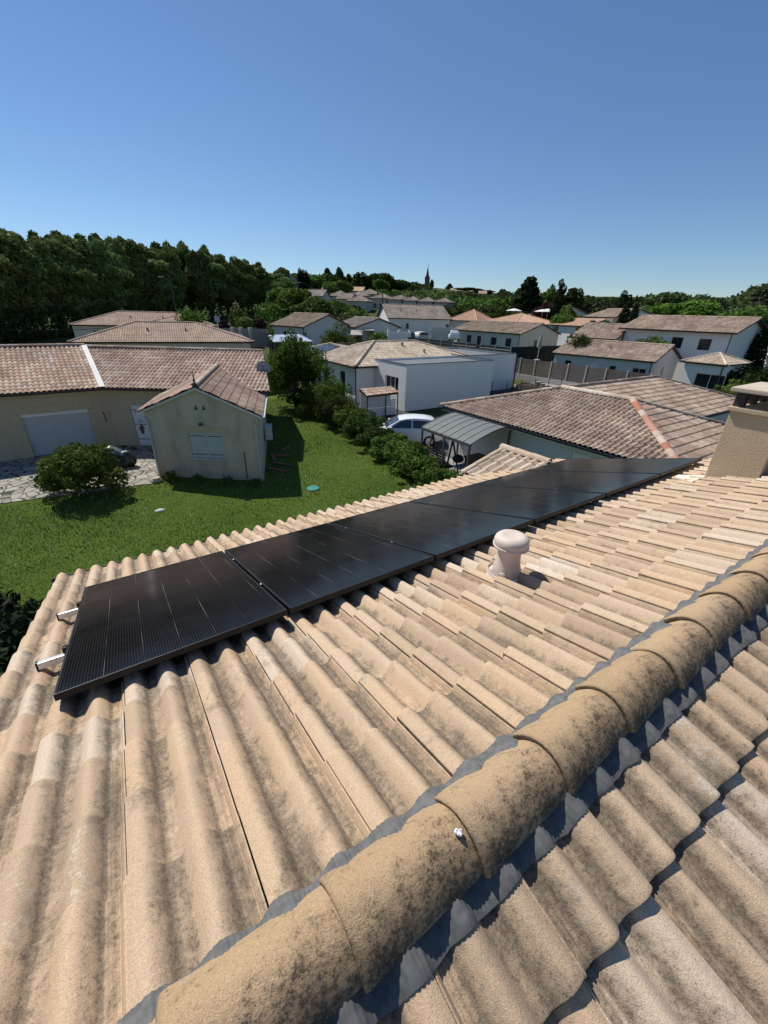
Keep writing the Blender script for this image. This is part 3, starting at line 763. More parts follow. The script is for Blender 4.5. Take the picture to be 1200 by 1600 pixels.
# grass and clover standing on the lawn
def grass():
    rg = np.random.default_rng(1); N = 150000
    x = rg.uniform(-6, 12.2, N); y = rg.uniform(4.6, 33, N)
    ok = (x < 11.4 + (y - 14) * .05) & ~((x < 1.2) & (y > 18.4)) & ~((x > 1.0) & (x < 7.6) & (y > 19 - .75 * (x - 1.15)) & (y < 24) & (x < 4.8 + (y - 16.2) * .37))
    ok &= ~((x < .95) & (y > 18.7 - .12 * (x + 4)))
    x = x[ok]; y = y[ok]; N = len(x)
    h = rg.uniform(.03, .075, N) * (1 + .5 * np.sin(x * .9) * np.sin(y * .7)); a = rg.uniform(0, 6.28, N); wd = rg.uniform(.006, .014, N)
    lx, ly = rg.normal(size=N) * .025, rg.normal(size=N) * .025
    v0 = np.stack([x - wd * np.cos(a), y - wd * np.sin(a), np.zeros(N)], -1); v1 = np.stack([x + wd * np.cos(a), y + wd * np.sin(a), np.zeros(N)], -1)
    v2 = np.stack([x + lx, y + ly, h], -1)
    V = np.stack([v0, v1, v2], 1).reshape(-1, 3); F = np.arange(len(V)).reshape(-1, 3)
    uv = np.repeat(rg.random((N, 2)), 3, 0)
    t = NT('grass blade'); r_ = t.sep(t.uv())[0]
    t.color(t.ramp(r_, [(0, (.07, .12, .018)), (.5, (.145, .235, .032)), (.9, (.22, .31, .07)), (.955, (.25, .29, .08)), (.96, (.5, .5, .42)), (1, (.6, .6, .55))]))
    o = npmesh('grass', V, F, t.set(.7, 0, .2), uv=uv); tag(o, 'short mown green grass with specks of white clover', 'grass', kind='stuff')
grass()
# flagstone yard
def flag_mat():
    t = NT('crazy paving'); o = t.obj(); wv = t.n('ShaderNodeTexVoronoi', feature='DISTANCE_TO_EDGE'); wc = t.n('ShaderNodeTexVoronoi', feature='F1')
    dn = t.noise(o, 2.5, 2); vec = t.n('ShaderNodeVectorMath', operation='ADD'); t.l(o, vec.inputs[0]); t.l(t.comb(t.math('MULTIPLY', dn, .35), t.math('MULTIPLY', dn, .25)), vec.inputs[1])
    for v_ in (wv, wc): t.l(vec.outputs[0], v_.inputs['Vector']); v_.inputs['Scale'].default_value = 2.5
    cw = t.white(wc.outputs['Color'])[0]
    c = t.ramp(cw, [(0, (.27, .25, .215)), (.5, (.34, .315, .275)), (1, (.41, .38, .33))])
    st = t.noise(o, 5, 6, .65); c = t.mix(t.ramp(st, [(.5, 0), (.75, .6)]), c, (.20, .19, .16))
    j = t.ramp(t.math('ADD', wv.outputs['Distance'], t.math('MULTIPLY', t.math('SUBTRACT', st, .5), .04)), [(.035, 1), (.06, 0)])
    c = t.mix(j, c, (.05, .06, .03)); t.color(c); t.bump(t.math('SUBTRACT', 1.0, j), .5, .02); return t.set(.9, 0, .2)
sheet('yard_paving', [(-14, 18.5), (-4.0, 18.75), (.95, 18.15), (1.5, 19.2), (3.8, 26.5), (-14, 27)], .03, flag_mat(), .05)
M_ASPH = simple('asphalt', (.055, .055, .058), .9, var=.15, scale=4, bump=.4)
sheet('driveway', [(11.8, 14.2), (18.0, 14.2), (18.0, 24.0), (26, 24.2), (32, 17.5), (34, 28), (14, 28), (12.3, 24)], .006, M_ASPH)
sheet('terrace', [(11.3, 9.5), (13.9, 9.5), (13.9, 15.6), (11.3, 15.6)], .03, simple('grey terrace slabs', (.28, .27, .25), .9, scale=2), .06)

# ================================================================== HOUSES
T_ROSE = tiles_mat('rosy canal tiles', [(.56, .40, .30), (.62, .47, .37), (.51, .34, .25), (.65, .52, .42), (.55, .38, .285), (.45, .31, .235)], amt=.42)
T_TAN = tiles_mat('salmon tan tiles', [(.50, .36, .27), (.54, .40, .31), (.48, .34, .25), (.56, .43, .33)], amt=.28)
T_ANX = tiles_mat('annex tiles', [(.50, .36, .28), (.43, .28, .21), (.54, .40, .31), (.47, .31, .24)], amt=.6)
T_CREAM = tiles_mat('cream tiles', [(.66, .55, .42), (.72, .63, .50), (.54, .42, .31), (.62, .50, .37), (.70, .60, .47)], dark=(.16, .12, .09), amt=.4)
T_BROWN = tiles_mat('brown pink tiles', [(.50, .375, .285), (.45, .325, .245), (.55, .43, .34), (.48, .35, .265), (.39, .29, .225), (.60, .49, .39)], amt=.5)
T_GREY = tiles_mat('grey brown tiles', [(.31, .26, .22), (.36, .30, .255), (.28, .235, .20), (.40, .34, .285)], amt=.5)
T_OCHRE = tiles_mat('weathered ochre tiles', [(.40, .31, .22), (.48, .39, .29), (.33, .25, .18), (.45, .33, .24), (.37, .30, .23)], amt=.5)
T_ORANGE = tiles_mat('new orange tiles', [(.66, .43, .29), (.62, .40, .26), (.68, .46, .32)], amt=.08)
W_YEL = render_wall('yellow ochre render', (.52, .42, .29), amt=.3)
W_ANX = render_wall('stained annex render', (.57, .485, .365), (.16, .14, .11), amt=.65)
W_WHT = render_wall('white render', (.80, .775, .735), (.4, .4, .4), amt=.12)
W_GRY = render_wall('pale grey render', (.60, .60, .58), amt=.15)
W_CRM = render_wall('cream render', (.62, .58, .50), amt=.15)
W_PINK = render_wall('grey beige render', (.50, .47, .43), amt=.15)
M_STONE = simple('limestone quoins', (.50, .41, .27), .9, scale=6, bump=.3)

# ---- the yellow house on the left with its garage and annex
H = thing('yellow_house', 'yellow rendered house on the left with white garage door, rosy tiled roof and gabled annex', 'house', (0, 24.4, 0))
A0, A1_, A2_ = (-10, 24.02), (.1, 24.66), (6.45, 20.55)
wallpts = [A0, A1_, A2_, (9.2, 28.4), (2.3, 33.4), (-.2, 34.3), (-9.5, 33.7)]
b = MB()
gs0 = math.hypot(-3.42 + 10, 24.43 - 24.02); gw = 2.56
dB = math.hypot(A2_[0] - A1_[0], A2_[1] - A1_[1])
walls(b, wallpts, 0, 2.92, {0: [(gs0, gs0 + gw, 0.03, 2.0)], 1: [(.95, 1.85, .05, 2.1)]})
b.build('wall', W_YEL, H)
gd = panel_in(H, A0, A1_, gs0, gs0 + gw, .03, 2.0, M_SHUT, 'garage_door', depth=.1, grooves=9)
bx = MB(); ua = (Vector((*A1_, 0)) - Vector((*A0, 0))).normalized(); na_ = Vector((-ua.y, ua.x, 0)); Z = Vector((0, 0, 1))
bx.obox(Vector((*A0, 0)) + ua * gs0 + na_ * .05 + Z * 1.86, ua, na_, Z, gw, .05, .14); bx.build('top_box', M_WHITE, gd)
bx = MB(); A0v = Vector((*A0, 0))
for sgn, s_ in ((-1, gs0), (1, gs0 + gw)):
    for i in range(8):
        wd = .34 if i % 2 else .2
        bx.obox(A0v + ua * (s_ - (wd if sgn < 0 else 0)) - na_ * .022 + Z * (.05 + i * .245), ua, na_, Z, wd, .02, .24)
bx.obox(A0v + ua * (gs0 - .25) - na_ * .022 + Z * 2.015, ua, na_, Z, gw + .5, .02, .27)
bx.obox(A0v + ua * (gs0 + gw / 2 - .2) - na_ * .03 + Z * 2.0, ua, na_, Z, .4, .028, .36)
bx.build('stone_surround', M_STONE, H)
dd = panel_in(H, A1_, A2_, .95, 1.85, .05, 2.1, M_WHITE, 'door', depth=.07, grooves=6, vertical=True)
ub = (Vector((*A2_, 0)) - Vector((*A1_, 0))).normalized(); nb_ = Vector((-ub.y, ub.x, 0)); A1v = Vector((*A1_, 0))
for zz in (.35, 1.12, 1.85):
    bx = MB(); bx.obox(A1v + ub * .97 + nb_ * .058 + Z * zz, ub, nb_, Z, .8, .012, .035); bx.build('strap_hinge', M_DFRAME, dd)
bx = MB(); bx.obox(A1v + ub * .6 - nb_ * .022 + Z * 2.14, ub, nb_, Z, 1.6, .02, .24); bx.obox(A1v + ub * 1.25 - nb_ * .03 + Z * 2.38, ub, nb_, Z, .34, .028, .1)
bx.build('stone_lintel', M_STONE, H)
for s_ in (gs0 - 1.1, gs0 + gw + .62):
    bx = MB(); p0 = A0v + ua * s_ - na_ * .03 + Z * 1.35
    bx.tube([p0 + ua * -.05 + Z * .45, p0 + Z * .36, p0, p0 + ua * .06 - Z * .06], .02, 6); bx.build('wall_anchor', M_DFRAME, H)
# main roofs
pA = [(-14, 23.32, 3.0), (-.02, 24.2, 3.0), (-.34, 29.5, 4.5), (-14, 28.6, 4.5)]
pA2 = [(-.34, 34.8, 3.0), (-14, 33.9, 3.0), (-14, 28.6, 4.5), (-.34, 29.5, 4.5)]
pB = [(-.02, 24.2, 3.0), (6.7, 19.85, 3.0), (8.0, 24.25, 4.42), (-.34, 29.5, 4.42)]
pB2 = [(9.8, 28.9, 3.0), (2.6, 34.0, 3.0), (-.34, 29.5, 4.42), (8.0, 24.25, 4.42)]
r1 = roof_obj('roof', [pA, pA2, pB, pB2], T_ROSE, H, pitch=.205, gauge=.36, amp=.055)
ridge_line('ridge', (-14, 28.6, 4.56), (-.3, 29.5, 4.56), T_ROSE, r1); ridge_line('ridge', (-.25, 29.45, 4.48), (8.0, 24.25, 4.48), T_ROSE, r1)
bx = MB(); bx.beam((-.02, 24.16, 3.06), (-.34, 29.4, 4.55), .24, .03, up=(0, -.27, 1)); bx.build('valley_strip', simple('pale zinc strip', (.48, .47, .46), .5), r1)
gutter(H, (-14, 23.24, 3.0), (0.0, 24.12, 3.0), .07); gutter(H, (0.0, 24.12, 3.0), (2.9, 22.25, 3.0), .07)
b = MB(); b.poly([(-14, 23.4, 2.93), (0, 24.28, 2.93), (0, 24.8, 2.93), (-14, 23.9, 2.93)]); b.poly([(0, 24.28, 2.93), (3, 22.3, 2.93), (3, 22.9, 2.93), (0, 24.8, 2.93)]); b.build('soffit', W_YEL, H)
for (px, py) in ((187, 567), (322, 567)):
    b = MB(); p = gp(px, py, 3.75); b.lathe((p.x, p.y, p.z - .1), [(.08, 0), (.08, .2), (.1, .21), (.1, .26), (.03, .3)], 10); b.build('roof_vent_tile', T_ANX, r1)
# annex
SV = Vector((.35, .937, 0)).normalized()
FL = Vector((1.15, 18.98, 0)); FR = Vector((4.83, 16.2, 0)); BR = FR + SV * 6.2; BL = FL + SV * 6.0
b = MB(); LF = (FR - FL).length
s0, s1 = 1.68, 3.10
walls(b, [FL, FR, BR, BL], 0, 2.74, {0: [(s0, s1, .92, 2.0)]}, {0: 3.72})
anx = b.build('annex_wall', W_ANX, H)
uf = (FR - FL).normalized(); nf = Vector((-uf.y, uf.x, 0))
for a_, b_ in ((s0 + .01, (s0 + s1) / 2 - .005), ((s0 + s1) / 2 + .005, s1 - .01)):
    sh = panel_in(H, FL, FR, a_, b_, .93, 1.99, M_SHUT, 'shutter', depth=.03, grooves=6, vertical=True)
    for zz in (1.06, 1.84):
        bx = MB(); bx.obox(FL + uf * (a_ + .05) + nf * .018 + Z * zz, uf, nf, Z, (b_ - a_) - .12, .012, .03); bx.build('strap_hinge', M_DFRAME, sh)
bx = MB(); bx.obox(FL + uf * 1.25 - nf * .012 + Z * 2.03, uf, nf, Z, 2.2, .012, .24); bx.build('stone_lintel', M_STONE, H)
bx = MB(); bx.obox(FL + uf * 1.6 - nf * .06 + Z * .85, uf, nf, Z, 1.6, .18, .06); bx.build('window_sill', M_SHUT, H)
bx = MB()
for q in (2.1, 2.42): 
    c = FL + uf * q - nf * .004; bx.add([c + Z * 2.93, c + uf * .16 + Z * 2.93, c + uf * .08 + Z * 3.14], [(0, 1, 2)])
bx.build('gable_vent', M_DFRAME, H)
bx = MB(); c = FL + uf * 2.32 + Z * 2.36; bx.tube([c, c - nf * .12 + Z * .03], .02, 6); bx.lathe(c - nf * .14 + Z * -.05, [(.03, 0), (.08, .03), (.08, .09), (.04, .12)], 10); bx.build('wall_lamp', M_DFRAME, H)
bx = MB(); c = FL + uf * 3.92 - nf * .03 + Z * .1; bx.tube([c, c + Z * 1.15], .018, 6); bx.build('conduit', M_DFRAME, H)
for cc in (FL + uf * .1 - nf * .07, FR - uf * .08 - nf * .07): 
    b = MB(); b.tube([cc + Z * .02, cc + Z * 2.5, cc + Z * 2.6 + (uf * -.12 if cc is not None else Z)], .04, 8); b.build('downpipe', M_SHUT, H)
F0 = -SV * .12
L0 = FL + F0 - uf * .22; R0 = FR + F0 + uf * .22; AP = (FL + FR) / 2 + F0 + Z * 3.84
L0.z = R0.z = 2.8
LB_, RB_, AB = L0 + SV * 7.3, R0 + SV * 5.9, AP + SV * 7.6
RB_ = R0 + SV * 5.6
ra = roof_obj('annex_roof', [[LB_, L0, AP, AB], [R0, RB_, AB, AP]], T_ANX, H, pitch=.21, gauge=.34, amp=.035, fascia=W_CRM)
ridge_line('ridge', AP + Z * .05, AP + SV * 7.4 + Z * .05, T_CREAM, ra, r=.12)
b = MB(); b.lathe(AP + Z * .02 + SV * .1, [(.10, 0), (.09, .08), (.035, .16), (.05, .2), (.025, .26), (.004, .62)], 10); b.build('finial', simple('terracotta finial', (.14, .08, .06), .8), ra)
gutter(H, tuple(R0 + uf * .06), tuple(RB_ + uf * .06), .06, M_SHUT); 
gutter(H, tuple(L0 - uf * .06 + SV * 4.4), tuple(L0 - uf * .06), .06)
# lantern on its scroll bracket
lp = FL + SV * .5 - uf * .0 + Z * 2.05
la = thing('wall_lantern', 'black wrought iron lantern on a scroll bracket at the corner of the annex', 'lantern', tuple(lp))
lc = lp - uf * .42; b = MB(); b.tube([lp + Z * .2, lc + Z * .2], .014, 6)
b.tube([lc + Z * .2 + Vector((math.cos(a) * .1 * (1 - a / 9), 0, math.sin(a) * .1 * (1 - a / 9))) for a in [i * .6 for i in range(12)]], .012, 6); b.build('bracket', M_DFRAME, la)
b = MB(); b.lathe(lc - Z * .33, [(.05, 0), (.10, .24), (.12, .25), (.03, .36), (.02, .42)], 6); b.build('lamp_body', simple('lantern glass iron', (.03, .03, .03), .3), la)
# air conditioner, dish, debris at the annex's right side
n2 = Vector((SV.y, -SV.x, 0)); pa = FR + SV * 3.6 + n2 * .08
ac = thing('air_conditioner', 'pale grey air conditioner unit on the right side wall of the annex', 'air conditioner', tuple(pa + Z * .75))
b = MB(); b.obox(pa + Z * .75, SV, n2, Z, .85, .32, .62); b.build('casing', simple('pale grey casing', (.55, .56, .55), .5), ac, bevel=.015)
b = MB(); cc = pa + SV * .35 + n2 * .325 + Z * 1.06; b.tube([cc, cc + n2 * .012], .24, 20); b.build('fan_grille', M_DFRAME, ac)
b = MB(); b.obox(pa + SV * .08 - n2 * .08 + Z * .70, SV, n2, Z, .04, .42, .05); b.obox(pa + SV * .73 - n2 * .08 + Z * .70, SV, n2, Z, .04, .42, .05); b.build('bracket', M_DFRAME, ac)
pd = Vector((7.55, 22.9, 0)); dp = gp(412, 577, 3.75)
ds = thing('satellite_dish', 'grey satellite dish on a mast at the right end of the yellow house', 'satellite dish', (dp.x, dp.y, 3.0))
b = MB(); b.tube([(dp.x, dp.y, 2.6), (dp.x, dp.y, 3.75)], .025, 8); b.build('mast', M_ALU, ds)
b = MB(); nx_ = Vector((-.35, -.9, .35)).normalized(); t1 = nx_.cross(Z).normalized(); t2 = t1.cross(nx_); cpt = Vector((dp.x, dp.y, 3.78)) + nx_ * .08; vs = []
for i, (r_, h) in enumerate([(.01, 0), (.14, .012), (.26, .04), (.36, .08)]):
    for k in range(18): a = 2 * math.pi * k / 18; vs.append(cpt + (t1 * math.cos(a) + t2 * math.sin(a)) * r_ + nx_ * h)
fs = [(i * 18 + k, i * 18 + (k + 1) % 18, (i + 1) * 18 + (k + 1) % 18, (i + 1) * 18 + k) for i in range(3) for k in range(18)]
b.add(vs, fs); b.build('reflector', simple('grey dish', (.30, .30, .30), .5), ds, smooth=True)
b = MB(); b.tube([cpt - t2 * .3 + nx_ * .06, cpt + nx_ * .42], .012, 6); b.tube([cpt + nx_ * .38, cpt + nx_ * .46], .03, 8); b.build('feed_arm', M_DFRAME, ds)
rg = random.Random(5)
for i in range(5):
    p = FR + SV * (1.0 + i * .75) + n2 * rg.uniform(.5, 1.3); a = rg.uniform(0, 3)
    b = MB(); b.obox(p + Z * .03, (math.cos(a), math.sin(a), 0), (-math.sin(a), math.cos(a), 0), Z, rg.uniform(.5, 1.1), .14, .04)
    o = b.build('loose_plank', simple('old red brown plank' + str(i), (.28, .13, .08), .9), None)
    tag(o, ['old red brown plank nearest the front corner, in the shade beside the annex', 'second red brown plank from the front, in the shade beside the annex', 'middle one of the red brown planks in the shade beside the annex', 'red brown plank before the air conditioner beside the annex', 'farthest red brown plank, behind the air conditioner'][i], 'plank', 'planks dropped beside the annex')

# ---- white house with flat roofed box (centre)
W1 = thing('white_house', 'white house with cream tiled hip roof, flat roofed white boxes and roof mounted solar panel', 'house', (24, 32, 0))
ze_ = 2.8; e0 = (16.2, 28.16, ze_); a1 = (20.95, 32.95, 4.22); a2 = (25.4, 32.95, 4.22)
k_ = .3
plx = lambda x, y: (x, y, ze_ + k_ * (x - 16.2))
Pa = [(16.2, 34.4, ze_), e0, a1, plx(19.4, 34.4)]
Pb = [(16.2, 41.2, ze_), (16.2, 34.4, ze_), plx(19.4, 34.4), plx(19.4, 38)]
Pf = [e0, (30.2, 28.16, ze_), a2, a1]; Pr = [(30.2, 28.16, ze_), (30.2, 37.7, ze_), a2]
Pk = [(30.2, 37.7, ze_), (19.4, 37.7, ze_), (20.95, 32.95, 4.22), a2]
Pw = [(26, 41.2, ze_), (16.2, 41.2, ze_), plx(19.4, 38), (26, 38, 3.76)]
ro = roof_obj('roof', [Pa, Pb, Pf, Pr, Pk, Pw], T_CREAM, W1, pitch=.2, gauge=.36, amp=.05)
ridge_line('ridge', (16.15, 28.1, ze_ + .08), (20.95, 32.95, 4.28), T_CREAM, ro, r=.14); ridge_line('ridge', (20.95, 32.95, 4.27), (25.4, 32.95, 4.27), T_CREAM, ro)
ridge_line('ridge', (25.4, 32.95, 4.27), (30.2, 28.16, ze_ + .06), T_CREAM, ro); ridge_line('ridge', (20.9, 33.0, 4.27), (19.4, 34.4, 3.8), T_CREAM, ro); ridge_line('ridge', (19.4, 38, 3.82), (16.2, 41.2, 2.86), T_CREAM, ro)
b = MB(); walls(b, [(16.6, 28.6), (30, 28.6), (30, 37.3), (26, 40.9), (16.6, 40.9)], 0, 2.72, {4: [(3.6, 4.6, 0.1, 2.2), (6.4, 7.6, 1.0, 2.2), (9.6, 10.5, .1, 2.2)]})
b.build('wall', W_WHT, W1)
window(W1, (16.6, 40.9), (16.6, 28.6), 3.6, 4.6, .1, 2.2, mat=M_DFRAME); window(W1, (16.6, 40.9), (16.6, 28.6), 6.4, 7.6, 1, 2.2, mat=M_DFRAME); window(W1, (16.6, 40.9), (16.6, 28.6), 9.6, 10.5, .1, 2.2, mat=M_DFRAME, leaves=1)
b = MB(); walls(b, [(18.3, 24.4), (27.25, 24.4), (27.25, 28.62), (18.3, 28.62)], 0, 3.28, {3: [(1.5, 3.3, 1.15, 2.3)]})
b.build('box_wall', W_WHT, W1)
window(W1, (18.3, 28.62), (18.3, 24.4), 1.5, 3.3, 1.15, 2.3, mat=M_WHITE, leaves=3, bar=.06)
b = MB()
for (x0, x1, y0, y1) in ((18.27, 27.28, 24.37, 24.52), (18.27, 18.42, 24.521, 28.6), (27.13, 27.28, 24.521, 28.6)): b.box(x0, x1, y0, y1, 3.28, 3.32)
b.build('parapet_cap', M_DFRAME, W1)
b = MB(); walls(b, [(27.3, 28.0), (34.3, 28.0), (34.3, 36.5), (27.3, 36.5)], 0, 3.3)
b.build('box_wall', W_WHT, W1)
b = MB()
for (x0, x1, y0, y1) in ((27.26, 34.34, 27.96, 28.12), (34.18, 34.34, 28.121, 36.4), (27.26, 27.42, 28.121, 36.4), (27.26, 34.34, 36.4, 36.54)): b.box(x0, x1, y0, y1, 3.3, 3.34)
b.build('parapet_cap', M_DFRAME, W1); pipe(W1, 34.38, 27.9, 0, 3.1, .07)
gutter(W1, (16.1, 41, 2.8), (16.1, 28.1, 2.8), .06); gutter(W1, (16.1, 28.06, 2.8), (18.2, 28.06, 2.8), .06); pipe(W1, 16.5, 28.5, 0, 2.7); pipe(W1, 18.2, 28.52, 0, 2.7, .03, M_WHITE)
pl = [(x, y) for x, y in ((16.9, 40.0), (17.0, 36.3), (19.0, 36.4), (18.95, 38.1))]
b = MB(); q = [plx(17.25, 39.6), plx(17.0, 35.6), plx(18.9, 35.5), plx(19.1, 38.2)]; q = [(x, y, z + .12) for x, y, z in q]; q2 = [(x, y, z - .05) for x, y, z in q]
b.add(q + q2, [(0, 1, 2, 3), (0, 4, 5, 1), (1, 5, 6, 2), (2, 6, 7, 3), (3, 7, 4, 0)]); M_PV2 = simple('distant solar glass', (.03, .035, .05), .25, 0, .5, scale=8)
b.build('roof_solar_panel', M_PV2, W1)
for (x, y) in ((23.3, 31.9), (24.6, 30.3)):
    b = MB(); zz = ze_ + k_ * (y - 28.16); b.lathe((x, y, zz), [(.1, 0), (.1, .22), (.13, .24), (.13, .28), (.02, .32)], 10); b.build('roof_vent_tile', T_ROSE, ro)
b = MB(); b.poly([(18.3, 24.4, 3.12), (27.25, 24.4, 3.12), (27.25, 28.6, 3.12), (18.3, 28.6, 3.12)]); b.build('flat_roof', simple('roof membrane', (.17, .18, .19), .9, scale=.8), W1)
b = MB(); b.poly([(27.3, 28.0, 3.1), (34.3, 28.0, 3.1), (34.3, 36.5, 3.1), (27.3, 36.5, 3.1)]); b.build('flat_roof', simple('roof membrane', (.17, .18, .19), .9, scale=.8), W1)
# bin shelter before it
bs = thing('bin_shelter', 'small lean-to with tiled roof and white slatted front before the white house', 'shelter', (15.7, 24.3, 0))
roof_obj('roof', [[(14.35, 23.3, 1.62), (17.05, 23.5, 1.62), (17.0, 24.4, 1.9), (14.35, 24.3, 1.9)]], T_ROSE, bs, pitch=.2, gauge=.36, amp=.05)
for x in (14.5, 16.0, 17.0):
    b = MB(); b.box(x - .03, x + .03, 23.5, 23.56, 0, 1.6); b.build('post', M_DFRAME, bs)
b = MB()
for i in range(9): b.box(14.55, 16.9, 23.62, 23.65, .12 + i * .12, .12 + i * .12 + .09)
b.build('slat_screen', simple('white slats', (.62, .63, .64), .6), bs)
b = MB(); b.box(14.5, 17.0, 24.42, 24.5, 0, 1.7); b.build('back_wall', W_WHT, bs)

# ---- the large hip roofed house right behind the panels
HR = thing('hip_roofed_house', 'large low house with brown pink hip roof directly beyond the foreground roof on the right', 'house', (20, 10, 0))
ze_ = 2.53; x0, xw, x1, y0, ym, y1 = 13.6, 21.3, 30.0, 4.35, 7.55, 15.2
ry = (ym + y1) / 2; rx = (x0 + xw) / 2; rz = ze_ + .3 * (y1 - ym) / 2
Ah = (x0 + (y1 - ry), ry, rz); Bh = (rx, y0 + (xw - x0) / 2, rz); Ch = (x1 - (y1 - ry), ry, rz)
f1 = [(x0, y1, ze_), (x0, y0, ze_), Bh, (rx, ry, rz)]
hipp = [f1, [(x0, y0, ze_), (xw, y0, ze_), Bh], [(xw, y0, ze_), (xw, ym, ze_), (rx, ry, rz), Bh],
        [(xw, ym, ze_), (x1, ym, ze_), Ch, (rx, ry, rz)], [(x1, ym, ze_), (x1, y1, ze_), Ch], [(x1, y1, ze_), (x0, y1, ze_), (rx, ry, rz), Ch]]
rh = roof_obj('roof', hipp, T_BROWN, HR, pitch=.2, gauge=.36, amp=.06, step=.035)
T_RIDGE2 = tiles_mat('mixed ridge tiles', [(.62, .5, .4), (.45, .2, .13), (.55, .42, .33), (.50, .27, .19)], amt=.3)
ridge_line('ridge', (x0, y1, ze_ + .06), (rx, ry, rz + .06), T_BROWN, rh, r=.12); ridge_line('ridge', (rx, ry, rz + .06), (Bh[0], Bh[1], rz + .06), T_CREAM, rh, r=.13)
ridge_line('ridge', (Bh[0], Bh[1], rz + .06), (x0, y0, ze_ + .07), T_RIDGE2, rh, r=.13); ridge_line('ridge', (Bh[0], Bh[1], rz + .05), (xw, y0, ze_ + .07), T_GREY, rh, r=.10)
ridge_line('ridge', (rx, ry, rz + .05), (Ch[0], Ch[1], rz + .05), T_BROWN, rh, r=.11); ridge_line('ridge', (Ch[0], Ch[1], rz + .05), (x1, ym, ze_ + .06), T_GREY, rh, r=.10)
b = MB(); walls(b, [(x0 + .42, y0 + .42), (xw - .42, y0 + .42), (xw - .42, ym + .42), (x1 - .42, ym + .42), (x1 - .42, y1 - .42), (x0 + .42, y1 - .42)], 0, ze_ - .06,
                {3: [(.4 + .0, .5, .5, .6)] if False else [(1.2, 3.2, .9, 2.1), (5, 6, .9, 2.1)], 5: [(6.6, 8.4, .02, 2.1)]})
b.build('wall', W_GRY, HR)
window(HR, (xw - .42, ym + .42), (x1 - .42, ym + .42), 1.2, 3.2, .9, 2.1, mat=M_SHUT); window(HR, (xw - .42, ym + .42), (x1 - .42, ym + .42), 5, 6, .9, 2.1)
panel_in(HR, (x0 + .42, y1 - .42), (x0 + .42, y0 + .42), 6.6, 8.4, .02, 2.1, M_WHITE, 'garage_door', depth=.05, grooves=6, vertical=True)
gutter(HR, (x0 - .06, y1, ze_), (x0 - .06, y0, ze_), .08); gutter(HR, (xw, ym - .06, ze_), (x1, ym - .06, ze_), .08)
b = MB(); b.box(x0 + .02, x0 + .42, y0 + .1, y1 - .1, ze_ - .16, ze_ - .13); b.box(xw - .35, x1 - .1, ym + .02, ym + .42, ze_ - .16, ze_ - .13); b.build('soffit', W_WHT, HR)

